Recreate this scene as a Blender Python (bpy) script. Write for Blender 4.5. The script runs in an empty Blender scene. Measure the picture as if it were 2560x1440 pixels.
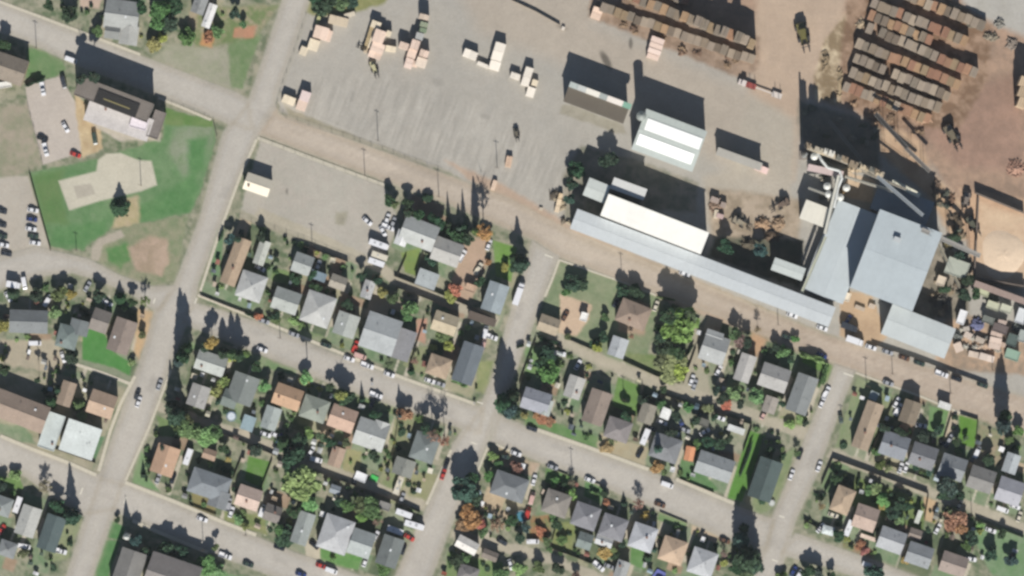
import bpy, math, random
import numpy as np
from mathutils import Vector
from mathutils.geometry import delaunay_2d_cdt

R = math.radians
S = 0.16                     # metres per plan unit; plan coordinates (u east, v south) with the town centre at 1280, 720
SC = bpy.context.scene
COL = SC.collection

# ------------------------------------------------------------------ camera
cam_d = bpy.data.cameras.new('camera')
cam = bpy.data.objects.new('camera', cam_d)
COL.objects.link(cam)
ALT = 2500.0
cam.location = (0, 0, ALT)
cam_d.sensor_fit = 'HORIZONTAL'
cam_d.angle = 2 * math.atan(1280 * S / (ALT - 2))
cam_d.clip_start = 10
cam_d.clip_end = 12000
SC.camera = cam

# ------------------------------------------------------------------ sky, sun, exposure
SUN_EL, SUN_AZ = 38.0, 177.0          # azimuth clockwise from north
world = bpy.data.worlds.new('World')
SC.world = world
world.use_nodes = True
wn = world.node_tree
sky = wn.nodes.new('ShaderNodeTexSky')
sky.sky_type = 'NISHITA'
sky.sun_disc = False
sky.sun_elevation = R(SUN_EL)
sky.sun_rotation = R(SUN_AZ)
sky.altitude = 900
sky.dust_density = 0.4
bg = wn.nodes['Background']
bg.inputs[1].default_value = 0.05
wn.links.new(sky.outputs[0], bg.inputs[0])
sun_d = bpy.data.lights.new('sun', 'SUN')
sun_d.energy = 4.8
sun_d.angle = R(0.6)
sun_d.color = (1.0, 0.962, 0.905)
sun = bpy.data.objects.new('sun', sun_d)
COL.objects.link(sun)
sdir = Vector((math.sin(R(SUN_AZ)) * math.cos(R(SUN_EL)), math.cos(R(SUN_AZ)) * math.cos(R(SUN_EL)), math.sin(R(SUN_EL))))
sun.rotation_euler = sdir.to_track_quat('Z', 'Y').to_euler()
sun.location = sdir * 600
SC.view_settings.view_transform = 'Standard'
SC.view_settings.look = 'None'
SC.view_settings.exposure = 0.60
SC.view_settings.gamma = 1
SC.view_settings.use_curve_mapping = False
SC.render.engine = 'CYCLES'
SC.cycles.filter_width = 2.8
SC.cycles.max_bounces = 5
SC.cycles.diffuse_bounces = 2
SC.cycles.glossy_bounces = 2
SC.cycles.transparent_max_bounces = 4

# ------------------------------------------------------------------ helpers
def s2l(c):
    c = c / 255.0
    return c / 12.92 if c <= 0.04045 else ((c + 0.055) / 1.055) ** 2.4

KEY = 1.45                  # brightness that a sunlit level surface gets for a base colour of 1
def lin(rgb, k=1.0):
    return tuple(min(0.84, s2l(c) / KEY * k) for c in rgb)

def W(u, v, z=0.0):
    return Vector(((u - 1280) * S, (720 - v) * S, z))

def smooth(t):
    t = np.clip(t, 0, 1)
    return t * t * (3 - 2 * t)

def vnoise(x, y, seed):
    xi = np.floor(x).astype(np.int64); yi = np.floor(y).astype(np.int64)
    fx = x - xi; fy = y - yi
    fx = fx * fx * (3 - 2 * fx); fy = fy * fy * (3 - 2 * fy)
    def h(a, b):
        n = (a * 374761393 + b * 668265263 + seed * 1442695041) & 0xffffffff
        n = ((n ^ (n >> 13)) * 1274126177) & 0xffffffff
        return ((n ^ (n >> 16)) & 0xffff) / 65535.0
    return (h(xi, yi) * (1 - fx) + h(xi + 1, yi) * fx) * (1 - fy) + (h(xi, yi + 1) * (1 - fx) + h(xi + 1, yi + 1) * fx) * fy

def fbm(P, scale, seed, octs=3):
    v = 0; a = 0.5; t = 0
    for o in range(octs):
        v = v + a * vnoise(P[:, 0] / scale * 2 ** o + 7.3 * o, P[:, 1] / scale * 2 ** o + 3.1 * o, seed + o * 17)
        t += a; a *= 0.55
    return v / t

def poly_sd(P, poly):
    """signed distance, positive inside"""
    pts = np.array(poly, float)
    d = np.full(len(P), 1e18); ins = np.zeros(len(P), bool)
    for i in range(len(pts)):
        a = pts[i - 1]; b = pts[i]
        e = b - a; w = P - a
        t = np.clip((w @ e) / max(e @ e, 1e-9), 0, 1)
        q = w - t[:, None] * e
        d = np.minimum(d, (q ** 2).sum(1))
        c1 = P[:, 1] >= a[1]; c2 = P[:, 1] < b[1]; cr = e[0] * w[:, 1] > e[1] * w[:, 0]
        ins ^= (c1 & c2 & cr) | (~c1 & ~c2 & ~cr)
    d = np.sqrt(d)
    return np.where(ins, d, -d)

def ribbon(pts, w):
    """closed outline of a strip of width w along pts"""
    L = []; Rr = []
    n = len(pts)
    for i, p in enumerate(pts):
        a = pts[max(0, i - 1)]; b = pts[min(n - 1, i + 1)]
        dx, dy = b[0] - a[0], b[1] - a[1]; m = math.hypot(dx, dy)
        nx, ny = -dy / m, dx / m
        L.append((p[0] + nx * w / 2, p[1] + ny * w / 2)); Rr.append((p[0] - nx * w / 2, p[1] - ny * w / 2))
    return L + Rr[::-1]

# ------------------------------------------------------------------ roads and paths (plan units)
ROADS = [
 ('mill_road', [(640,340),(690,262),(700,285),(800,320),(1130,440),(1280,500),(1425,578),(1780,722),(2065,838),(2370,932),(2560,992),(2760,1060),(2760,1165),(2560,1085),(2450,1045),(2130,925),(1800,790),(1400,645),(1335,600),(1280,578),(1100,503),(900,432),(660,342)]),
 ('park_avenue', [(-260,-95),(0,5),(225,90),(350,138),(590,230),(625,250),(640,332),(620,330),(530,292),(395,240),(180,158),(90,115),(0,80),(-260,-15)]),
 ('west_cross_street', [(745,-160),(825,-160),(775,0),(735,120),(694,232),(690,264),(645,338),(617,400),(560,540),(494,712),(487,758),(425,915),(372,1080),(314,1205),(287,1282),(232,1440),(200,1540),(130,1540),(165,1440),(205,1310),(243,1200),(283,1080),(350,900),(385,780),(435,712),(500,540),(545,370),(557,330),(622,245),(642,190),(705,0)]),
 ('upper_avenue', [(488,757),(640,803),(840,884),(1010,950),(1190,1014),(1215,1020),(1205,1092),(1140,1067),(1065,1042),(972,1012),(905,988),(815,955),(740,922),(640,882),(560,850),(470,815),(424,800)]),
 ('upper_avenue', [(1240,1034),(1330,1072),(1550,1151),(1690,1202),(1837,1264),(1940,1300),(1925,1385),(1805,1345),(1737,1312),(1650,1278),(1567,1243),(1465,1197),(1367,1162),(1305,1137),(1225,1105)]),
 ('upper_avenue', [(1990,1333),(2150,1388),(2250,1425),(2500,1520),(2440,1590),(2160,1452),(2060,1415),(1942,1385)]),
 ('park_lane', [(-200,650),(0,640),(90,616),(130,626),(220,646),(300,688),(380,716),(440,714),(400,788),(385,777),(330,737),(250,702),(180,682),(100,690),(0,722),(-200,740)]),
 ('lower_avenue', [(-260,990),(0,1088),(82,1122),(170,1155),(240,1186),(312,1205),(397,1240),(565,1312),(640,1341),(755,1388),(830,1412),(915,1445),(1200,1560),(1150,1620),(800,1490),(640,1426),(510,1376),(412,1335),(287,1280),(232,1290),(205,1290),(97,1217),(60,1190),(0,1172),(-260,1075)]),
 ('middle_cross_street', [(1331,600),(1398,643),(1368,720),(1330,820),(1300,900),(1262,1000),(1238,1050),(1222,1104),(1187,1190),(1135,1300),(1080,1440),(1040,1540),(950,1540),(987,1440),(1052,1300),(1097,1200),(1132,1108),(1200,1016),(1235,930),(1255,850),(1277,775),(1308,680)]),
 ('east_cross_street', [(2088,910),(2140,928),(2120,975),(2077,1090),(2042,1190),(1992,1295),(1950,1440),(1925,1540),(1850,1540),(1882,1440),(1935,1280),(1978,1180),(2020,1080),(2068,960)]),
]
ALLEYS = [
 ([(640,528),(740,573),(850,620),(950,666),(985,700),(1100,748),(1245,803)], 22),
 ([(1368,836),(1505,903),(1680,970),(1905,1045),(2030,1092)], 26),
 ([(392,1012),(500,1054),(600,1086),(700,1125),(765,1152),(900,1205),(1062,1266)], 22),
 ([(2072,1130),(2320,1228),(2560,1320),(2700,1375)], 24),
 ([(1125,1335),(1280,1372),(1380,1398),(1500,1448),(1600,1490)], 22),
]
WALKS = [
 ([(395,244),(460,270),(527,299)], 7), ([(-100,-32),(0,4),(225,88),(350,136)], 7),
 ([(641,348),(600,440),(545,590),(500,728)], 7), ([(494,737),(640,796),(850,882),(1010,946),(1188,1010)], 8),
 ([(337,940),(300,1010),(274,1080),(246,1178)], 8), ([(427,925),(375,1062),(313,1202)], 6),
 ([(643,344),(760,388),(900,440),(962,462)], 8), ([(1342,1074),(1480,1122),(1622,1174)], 9), ([(1690,1198),(1838,1260)], 9),
 ([(0,1090),(82,1124),(170,1157),(240,1188)], 9), ([(312,1206),(440,1256),(565,1309),(640,1338)], 9),
 ([(1399,648),(1380,700),(1362,742)], 6), ([(1128,1125),(1100,1185),(1066,1262)], 7), ([(330,1302),(412,1338),(520,1382)], 9),
 ([(1400,650),(1560,706),(1640,738)], 5), ([(2140,932),(2300,990),(2420,1040)], 5),
 ([(1303,1138),(1240,1112)], 6), ([(330,962),(260,934),(180,908)], 8), ([(1222,1112),(1190,1190)], 6),
]

# ------------------------------------------------------------------ ground colours by plan position
G_ROAD = ((187,180,168), (178,172,160)); G_WALK = ((203,195,174), (190,184,164))
LAWN = ((110,134,100), (142,150,124)); BRIGHT = ((82,128,76), (104,140,92)); DULL = ((128,140,114), (150,152,128))
LIME = ((104,138,72), (116,146,86)); DRY = ((172,164,140), (150,150,122)); GRAVEL = ((181,174,160), (168,165,152))
TAN = ((196,178,150), (180,162,136)); BROWN = ((170,148,126), (150,130,108)); DARKG = ((88,104,78), (116,124,96))
LAYERS = [
 # mill yard
 ([(790,-200),(690,240),(700,282),(1130,436),(1400,560),(2070,835),(2560,1010),(2900,1100),(2900,-200)], ((180,174,163),(170,166,157)), 6, .5),
 ([(1120,-60),(1500,-60),(1480,60),(1900,240),(1960,420),(1840,440),(1500,200),(1200,80)], ((184,173,158),(174,164,150)), 60, .8),
 ([(1450,-60),(1560,70),(1870,165),(1960,170),(2040,250),(2130,280),(2230,330),(2330,420),(2420,560),(2560,600),(2900,600),(2900,-60)], ((178,150,128),(152,130,112)), 40, 1.3),
 ([(2260,250),(2560,180),(2560,430),(2400,420),(2300,330)], ((168,138,120),(150,124,108)), 40, 1.2),
 ([(1900,-60),(2130,-60),(2090,150),(2010,260),(1985,450),(1925,470),(1870,250),(1880,120)], ((194,172,150),(182,162,142)), 30, 1.0),
 ([(1870,230),(1990,300),(1985,440),(1960,560),(1760,560),(1760,440),(1830,420)], ((184,174,158),(176,168,154)), 30, .6),
 ([(2120,28),(2165,60),(2140,120),(2122,200),(2100,262),(2040,250),(2035,190),(2062,100)], ((214,196,166),(140,122,96)), 14, 1.4),
 ([(2390,-60),(2410,10),(2470,50),(2560,90),(2900,120),(2900,-60)], ((186,182,174),(174,170,160)), 24, .8),
 ([(2190,290),(2300,350),(2330,430),(2420,520),(2430,600),(2380,600),(2330,500),(2240,420),(2190,370)], ((202,174,144),(180,150,122)), 20, .9),
 ([(2400,470),(2900,560),(2900,740),(2430,710),(2420,600)], ((214,182,152),(190,158,130)), 16, .9),
 ([(2448,505),(2560,540),(2700,560),(2700,706),(2436,690)], ((218,192,162),(200,172,144)), 16, .9),
 ([(1885,480),(2005,500),(1998,600),(1890,610),(1780,590),(1770,470)], ((182,166,146),(150,136,116)), 20, 1.4),
 ([(2100,720),(2180,740),(2222,842),(2185,872),(2100,840)], ((194,168,138),(176,150,122)), 8, .8),
 ([(2365,780),(2560,810),(2900,850),(2900,960),(2380,925),(2340,900)], ((192,164,138),(150,134,116)), 14, 1.2),
 ([(2290,600),(2430,640),(2420,800),(2280,790)], ((160,150,134),(120,114,100)), 12, 1.2),
 ([(1110,398),(1260,462),(1430,566),(1520,606),(2070,838),(2560,1000),(2560,1090),(2060,900),(1500,690),(1420,610),(1240,500)], ((190,168,148),(178,156,136)), 14, .8),
 ([(700,232),(712,268),(900,345),(1130,432),(1100,420),(900,352),(720,290)], ((152,146,122),(170,162,144)), 12, .7),
 ([(1405,262),(1430,262),(1560,312),(1565,335),(1540,332),(1400,282)], ((150,144,126),(166,160,146)), 8, .5),
 ([(772,-30),(1000,-40),(960,10),(880,30),(800,42),(762,30)], ((130,134,84),(156,152,110)), 10, .8),
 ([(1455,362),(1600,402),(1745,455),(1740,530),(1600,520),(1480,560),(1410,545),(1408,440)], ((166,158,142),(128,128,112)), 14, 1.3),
 ([(1790,590),(2010,600),(2000,720),(1900,690),(1770,640)], ((84,90,74),(110,106,90)), 14, 1.0),  # ground darkened to deepen the shade north of the long mill roof
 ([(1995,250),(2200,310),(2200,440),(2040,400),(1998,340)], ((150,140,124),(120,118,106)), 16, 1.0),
 ([(2096,425),(2190,450),(2180,505),(2095,490)], ((214,190,162),(190,168,142)), 8, .9),
 ([(2120,-20),(2300,-40),(2480,60),(2470,200),(2400,320),(2200,320),(2090,240)], ((168,142,120),(128,104,84)), 16, 1.7),
 ([(1480,-40),(1900,90),(1900,165),(1860,200),(1640,110),(1470,40)], ((172,150,130),(140,120,102)), 14, 1.5),
 # gravel lot south of mill road
 ([(650,350),(960,462),(975,500),(1000,560),(950,660),(600,525)], ((184,176,164),(172,168,156)), 8, .7),
 ([(600,525),(960,668),(950,684),(598,545)], ((160,156,134),(176,168,150)), 8, .7),
 ([(840,528),(868,532),(862,562),(836,558)], ((150,146,126),(166,160,142)), 10, .8),
 # park
 ([(72,432),(250,395),(405,345),(412,270),(530,302),(540,345),(500,480),(478,530),(350,560),(325,552),(280,568),(205,625),(125,618)], ((98,134,88),(118,144,104)), 8, 1.0),
 ([(440,320),(530,310),(530,350),(500,430),(460,440),(420,380)], ((150,156,134),(120,140,104)), 26, .9),
 ([(340,520),(480,440),(498,470),(472,530),(355,556)], BRIGHT, 16, .8),
 ([(130,570),(260,550),(270,575),(205,618),(130,606)], BRIGHT, 16, .8),
 ([(470,350),(520,340),(510,420),(470,470)], BRIGHT, 22, .8),
 ([(80,440),(160,420),(150,470),(170,560),(110,560)], ((112,136,88),(96,130,78)), 20, .9),
 ([(145,452),(240,428),(244,400),(265,384),(300,382),(345,400),(378,402),(392,462),(352,478),(250,502),(172,526)], ((206,199,180),(196,190,172)), 5, .4),
 ([(183,466),(226,458),(238,484),(192,498)], ((182,174,158),(176,170,156)), 3, .3),
 ([(300,500),(345,490),(348,560),(280,572)], ((172,164,120),(186,168,140)), 12, .8),
 ([(225,640),(250,595),(330,565),(430,545),(470,540),(440,700),(380,715),(300,690)], ((124,138,104),(150,148,122)), 8, 1.1),
 ([(222,640),(240,600),(300,575),(310,590),(260,612),(245,650),(232,652)], ((182,172,156),(172,164,148)), 6, .7),
 ([(265,622),(320,605),(330,650),(300,668),(270,650)], ((84,132,74),(110,138,92)), 14, .9),
 ([(318,618),(375,588),(418,598),(424,655),(404,690),(340,676)], ((186,164,144),(164,146,124)), 14, 1.5),
 ([(-200,440),(70,440),(125,625),(90,620),(0,645),(-200,650)], ((188,178,164),(178,172,160)), 5, .6),
 ([(-200,270),(68,262),(104,412),(66,430),(0,445),(-200,440)], ((166,156,138),(142,142,118)), 12, 1.2),
 ([(62,212),(150,190),(192,262),(208,380),(106,412),(68,262)], ((192,182,170),(186,176,166)), 3, .4),
 ([(186,232),(250,300),(256,372),(205,395),(192,300)], ((204,184,148),(176,152,118)), 6, 1.2),
 ([(210,290),(260,290),(400,330),(400,352),(300,352),(240,320)], ((176,170,152),(190,180,168)), 8, .7),
 ([(65,120),(100,122),(155,152),(165,170),(140,192),(66,198)], ((98,134,84),(120,140,100)), 8, .8),
 ([(412,270),(532,304),(530,318),(412,312)], ((100,132,74),(120,138,90)), 6, .9),
 ([(380,150),(590,228),(618,215),(560,120),(420,110)], ((168,164,146),(150,152,128)), 16, .9),
 ([(568,110),(640,62),(650,90),(606,222),(578,220)], ((112,136,92),(132,144,110)), 10, .9),
 ([(470,20),(700,10),(640,90),(560,110),(490,120),(470,80)], ((116,132,88),(164,152,128)), 12, 1.4),
 ([(585,70),(640,62),(632,92),(580,94)], ((190,140,112),(170,136,108)), 8, .8),
 ([(505,82),(535,82),(532,118),(500,112)], ((196,146,100),(176,140,100)), 8, .8),
 ([(195,-20),(260,-20),(246,22),(200,20)], ((198,174,156),(186,166,148)), 8, .6),
 # west block
 ([(-100,850),(130,848),(185,905),(140,935),(-100,890)], ((184,172,150),(168,160,140)), 10, .8),
 ([(205,832),(226,812),(262,836),(282,880),(328,908),(324,940),(270,932),(205,900)], ((76,134,66),(90,138,78)), 5, .8),
 ([(190,895),(280,918),(326,940),(318,968),(200,912)], DULL, 8, .8),
 ([(345,770),(385,780),(372,830),(345,900),(335,880)], ((206,174,132),(190,166,134)), 10, .9),
 ([(-100,930),(130,930),(300,985),(230,1180),(-100,1080)], ((150,148,122),(170,162,142)), 10, 1.0),
 ([(-100,1060),(60,1062),(90,1110),(-100,1082)], LAWN, 8, .9),
 ([(228,1090),(262,1092),(238,1150),(228,1140)], ((90,124,88),(110,136,104)), 4, .8),
 # first block
 ([(520,570),(560,575),(548,690),(528,690)], ((120,146,112),(104,134,92)), 4, .8),
 ([(500,695),(600,742),(660,765),(640,790),(500,732)], LAWN, 6, .9),
 ([(684,665),(752,690),(745,718),(678,702)], ((112,138,84),(128,146,100)), 6, .8),
 ([(1232,600),(1292,618),(1278,705),(1240,690)], ((112,150,72),(126,152,94)), 5, .8),
 ([(1002,632),(1052,618),(1040,690),(1012,680)], ((132,148,84),(116,140,84)), 5, .8),
 ([(1160,600),(1218,588),(1216,665),(1180,745),(1118,765),(1130,700)], ((190,164,142),(176,154,132)), 8, .8),
 ([(660,775),(760,822),(830,848),(820,868),(650,800)], ((120,138,98),(150,152,126)), 6, 1.0),
 ([(1020,870),(1080,865),(1060,940),(1010,915)], ((130,142,100),(150,150,120)), 6, 1.0),
 ([(1195,905),(1235,900),(1215,985),(1188,980)], ((132,144,98),(150,152,112)), 8, .8),
 ([(1040,800),(1070,795),(1062,860),(1038,850)], ((198,152,132),(176,150,128)), 6, 1.0),
 # second block
 ([(470,850),(640,890),(745,925),(740,940),(640,915),(470,870)], ((118,142,100),(140,150,118)), 6, 1.0),
 ([(880,985),(1000,1015),(990,1040),(900,1010)], ((116,140,92),(142,150,114)), 6, 1.0),
 ([(990,1030),(1060,1045),(1030,1180),(985,1260),(940,1240),(960,1150)], ((128,140,100),(156,152,122)), 8, 1.1),
 ([(345,1118),(372,1150),(366,1190),(402,1232),(330,1208)], ((112,144,98),(130,148,110)), 5, .9),
 ([(620,1140),(678,1155),(655,1222),(612,1200)], ((92,136,58),(112,140,86)), 5, .8),
 ([(478,1232),(545,1245),(535,1288),(484,1272)], ((132,124,84),(146,140,100)), 4, .7),
 ([(868,1120),(905,1130),(895,1190),(855,1175)], ((146,150,100),(160,154,118)), 6, .8),
 ([(1030,1180),(1110,1190),(1064,1262),(1020,1240)], ((144,146,108),(160,156,124)), 6, .9),
 ([(560,1270),(660,1290),(670,1340),(560,1300)], ((120,136,86),(146,146,104)), 6, 1.0),
 ([(800,1372),(905,1392),(895,1425),(802,1410)], ((86,136,68),(110,146,90)), 4, .8),
 ([(760,1350),(800,1350),(800,1400),(765,1395)], ((200,190,168),(190,182,162)), 4, .4),
 ([(390,1040),(460,1060),(560,1080),(560,1100),(400,1090)], ((124,144,96),(108,130,84)), 8, 1.0),
 # third block
 ([(1398,652),(1550,704),(1650,742),(1612,930),(1560,905),(1420,842),(1345,812)], ((122,138,104),(142,148,118)), 6, 1.0),
 ([(1400,735),(1480,760),(1472,800),(1440,840),(1395,836),(1400,780)], ((204,180,154),(196,172,148)), 7, .6),
 ([(1545,745),(1625,760),(1610,840),(1545,830)], ((178,154,132),(160,144,122)), 10, .8),
 ([(1570,880),(1720,900),(1725,960),(1640,945),(1560,900)], ((112,132,82),(140,146,106)), 8, 1.0),
 ([(1730,800),(1760,820),(1780,1020),(1700,985)], ((176,168,148),(160,156,136)), 10, .8),
 ([(1880,830),(1920,850),(1880,900),(1870,870)], ((196,160,126),(180,154,124)), 10, .8),
 ([(1312,862),(1400,875),(1398,960),(1310,935)], ((110,142,86),(124,148,108)), 6, .8),
 ([(1310,1040),(1400,1062),(1510,1095),(1500,1128),(1310,1065)], ((96,132,78),(120,142,100)), 6, 1.0),
 ([(1545,942),(1602,965),(1592,1038),(1530,1015)], LIME, 5, .7),
 ([(1600,1000),(1880,1060),(1860,1140),(1700,1100),(1590,1060)], ((128,140,114),(160,158,138)), 8, 1.6),
 ([(1500,1080),(1560,1100),(1620,1120),(1610,1170),(1490,1130)], ((176,162,132),(170,164,140)), 8, .8),
 ([(1873,1075),(1908,1088),(1885,1180),(1855,1255),(1818,1245)], ((92,140,56),(100,140,74)), 4, .8),
 ([(1702,1148),(1740,1162),(1795,1222),(1782,1232),(1698,1196)], ((88,126,78),(110,138,96)), 5, .8),
 ([(1930,1150),(1990,1120),(1950,1260),(1890,1290),(1880,1260)], ((120,140,98),(142,150,116)), 8, 1.0),
 ([(1950,1040),(2015,1050),(2000,1085),(1940,1062)], ((116,140,84),(140,148,106)), 6, 1.0),
 ([(2010,890),(2085,915),(2068,960),(2055,930),(2005,905)], ((104,140,72),(110,136,80)), 4, .8),
 # fourth block
 ([(1230,1110),(1300,1140),(1350,1160),(1330,1190),(1220,1150)], ((190,168,146),(160,150,124)), 8, 1.0),
 ([(1365,1170),(1428,1192),(1422,1222),(1362,1205)], ((104,140,94),(96,130,70)), 4, .8),
 ([(1462,1202),(1512,1220),(1500,1262),(1460,1240)], ((104,140,96),(92,126,78)), 4, .8),
 ([(1648,1280),(1718,1306),(1714,1330),(1645,1300)], ((128,150,108),(112,138,92)), 4, .8),
 ([(1730,1312),(1800,1340),(1790,1358),(1728,1335)], ((202,182,154),(190,170,144)), 5, .6),
 ([(1578,1368),(1618,1375),(1612,1425),(1575,1410)], ((92,134,74),(112,144,96)), 4, .8),
 ([(1385,1300),(1440,1310),(1430,1390),(1375,1370)], ((124,136,84),(140,144,100)), 6, 1.0),
 ([(1330,1290),(1378,1290),(1370,1360),(1320,1340)], ((120,130,88),(176,120,92)), 6, 1.2),
 ([(1120,1380),(1260,1410),(1240,1470),(1110,1460)], ((110,140,84),(124,140,96)), 8, 1.2),
 # fifth block
 ([(2145,942),(2180,958),(2130,1110),(2085,1125)], ((128,146,106),(144,150,118)), 6, .9),
 ([(2170,965),(2235,990),(2225,1010),(2205,1120),(2180,1130)], ((126,142,98),(140,146,112)), 5, .9),
 ([(2325,1015),(2375,1028),(2365,1095),(2320,1085)], ((104,142,84),(120,148,104)), 4, .7),
 ([(2398,1038),(2445,1050),(2438,1120),(2398,1110)], ((96,138,58),(108,146,70)), 4, .7),
 ([(2375,1020),(2398,1035),(2382,1100),(2360,1090)], ((196,182,158),(186,174,152)), 4, .6),
 ([(2450,1060),(2520,1085),(2500,1170),(2440,1140)], ((166,150,128),(136,142,108)), 8, 1.0),
 ([(2080,1152),(2130,1165),(2070,1235),(2052,1215)], ((112,138,96),(130,146,112)), 5, .9),
 ([(2140,1190),(2320,1255),(2310,1330),(2120,1260)], ((124,140,88),(96,116,70)), 8, 1.3),
 ([(2310,1240),(2345,1255),(2340,1310),(2312,1300)], ((206,178,142),(186,162,130)), 5, .7),
 ([(2430,1300),(2700,1370),(2700,1470),(2480,1440),(2430,1340)], ((112,144,100),(130,148,118)), 6, 1.0),
 ([(2105,1350),(2185,1375),(2190,1400),(2110,1372)], ((114,138,94),(150,120,96)), 6, 1.1),
 # south-west block
 ([(165,1290),(205,1300),(165,1400),(120,1410),(140,1330)], ((130,144,104),(146,150,118)), 6, .9),
 ([(-50,1180),(50,1200),(60,1225),(-50,1215)], ((116,142,84),(96,128,76)), 5, .9),
 ([(275,1300),(312,1318),(308,1352),(268,1345)], BRIGHT, 4, .7),
 ([(255,1350),(300,1352),(262,1470),(232,1450)], BRIGHT, 5, .7),
 ([(470,1400),(720,1480),(480,1500)], ((104,140,92),(128,146,112)), 6, .9),
]
ALLEY_C = ((186,177,158), (172,165,146))

def cmix(c2, n):
    a = np.array([s2l(x) for x in c2[0]]) / KEY; b = np.array([s2l(x) for x in c2[1]]) / KEY
    return a[None] * (1 - n[:, None]) + b[None] * n[:, None]

def paint(P, roads=True):
    n1 = fbm(P, 34, 3); n2 = fbm(P, 11, 9); n3 = fbm(P, 120, 5)
    t = np.clip((n1 - .5) * 2.4 + .5, 0, 1); t2 = np.clip((n2 - .5) * 2.6 + .5, 0, 1)
    out_ = np.maximum(np.abs(P[:, 0] - 1280) - 1340, np.abs(P[:, 1] - 720) - 780); fd = 1 - smooth(out_ / 500)
    t = .5 + (t - .5) * fd; t2 = .5 + (t2 - .5) * fd; n3 = .5 + (n3 - .5) * (1 - smooth(out_ / 3000)); n2 = .5 + (n2 - .5) * fd
    c = cmix(((154,152,130), (106,122,92)), t)
    g = cmix(((178,170,150), (80,98,70)), t2)
    c = c * .5 + g * .5
    wx = (fbm(P, 16, 21) - .5) * 9; wy = (fbm(P, 16, 41) - .5) * 9
    Pw = P + np.stack([wx, wy], 1)
    def lay(c, poly, cols, fe, nz, warp=True):
        pts = np.array(poly, float); m = fe + 14
        sel = np.nonzero((P[:, 0] > pts[:, 0].min() - m) & (P[:, 0] < pts[:, 0].max() + m) & (P[:, 1] > pts[:, 1].min() - m) & (P[:, 1] < pts[:, 1].max() + m))[0]
        if not len(sel): return
        Q = (Pw if warp else P)[sel]
        a = smooth(poly_sd(Q, poly) / fe + .5)
        nn = np.clip(((n1[sel] * .5 + n2[sel] * .5) - .5) * 2.4 * nz + .5, 0, 1)
        c[sel] = c[sel] * (1 - a[:, None]) + cmix(cols, nn) * a[:, None]
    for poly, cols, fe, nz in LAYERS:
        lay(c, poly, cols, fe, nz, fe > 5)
    for pts, w in ALLEYS: lay(c, ribbon(pts, w + 4), ALLEY_C, 7, .8)
    c[:] = c
    # worn shoulders, then the road surface, then wheel tracks
    for nm, poly in ROADS: lay(c, poly, ((178,170,150), (166,160,138)), 26, .8)
    for nm, poly in ROADS:
        pink = nm == 'mill_road'
        lay(c, poly, ((189,177,162), (182,170,155)) if pink else ((188,182,172), (180,175,166)), 5, .8, False)
    # the travelled middle of each road is paler, the parking edges darker and warmer
    for nm, poly in ROADS:
        pts = np.array(poly, float)
        sel = np.nonzero((P[:, 0] > pts[:, 0].min()) & (P[:, 0] < pts[:, 0].max()) & (P[:, 1] > pts[:, 1].min()) & (P[:, 1] < pts[:, 1].max()))[0]
        if not len(sel): continue
        sd = poly_sd(P[sel], poly); ins = smooth(sd / 3)
        w_ = ins * (1 - smooth((sd - 9) / 9)); c[sel] = c[sel] * (1 - w_[:, None] * np.array([[.07, .09, .13]]))
        w_ = ins * smooth((sd - 16) / 12) * (.6 + .8 * (n1[sel] - .3)); c[sel] = c[sel] * (1 + w_[:, None] * np.array([[.07, .06, .05]]))
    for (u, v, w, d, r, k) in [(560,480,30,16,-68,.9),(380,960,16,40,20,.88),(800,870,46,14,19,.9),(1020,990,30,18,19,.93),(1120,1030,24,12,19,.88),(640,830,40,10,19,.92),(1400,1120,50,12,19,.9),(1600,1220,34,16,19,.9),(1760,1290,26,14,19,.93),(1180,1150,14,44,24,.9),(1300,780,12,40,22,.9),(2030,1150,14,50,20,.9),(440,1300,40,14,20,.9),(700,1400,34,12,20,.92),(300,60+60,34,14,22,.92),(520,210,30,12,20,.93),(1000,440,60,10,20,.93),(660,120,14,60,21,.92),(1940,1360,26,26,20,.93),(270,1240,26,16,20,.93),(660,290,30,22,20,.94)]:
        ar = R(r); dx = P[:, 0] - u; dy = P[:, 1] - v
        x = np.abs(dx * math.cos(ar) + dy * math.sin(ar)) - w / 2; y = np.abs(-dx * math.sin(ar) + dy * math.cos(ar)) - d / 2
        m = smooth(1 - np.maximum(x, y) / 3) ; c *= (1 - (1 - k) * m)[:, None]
    # right end of the mill road is dirtier
    e = smooth((P[:, 0] - 1350) / 700) * smooth((poly_sd(P, ROADS[0][1]) + 2) / 6)
    c[:] = c * (1 - .42 * e[:, None]) + cmix(((186,168,150), (168,148,130)), t2) * (.42 * e[:, None])
    # rail-like ruts and wheel tracks along the mill road
    ca, sa = math.cos(R(20.5)), math.sin(R(20.5))
    along = P[:, 0] * ca + P[:, 1] * sa; across = -P[:, 0] * sa + P[:, 1] * ca
    q = np.stack([along / 14, across], 1)
    st = fbm(q, 7, 77)
    yard = smooth((poly_sd(P, [(690,240),(1130,436),(1400,560),(2070,838),(2560,1000),(2560,1090),(1240,520),(660,320)]) + 5) / 14)
    c *= 1 + ((st - .5) * .34 * yard)[:, None]
    # old stack rows in the lumber yard run the other way
    q2 = np.stack([along, across / 9], 1)
    s3 = fbm(q2, 6.5, 90, 2)
    lot = smooth((poly_sd(P, [(760,200),(960,180),(1280,300),(1420,420),(1400,520),(1130,420),(760,290)]) + 30) / 60)
    c *= 1 + ((s3 - .5) * .38 * lot)[:, None]
    # broad patchiness, fine grain
    c *= (1 + (n3 - .5) * .16 + (n2 - .5) * .10)[:, None]
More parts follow.
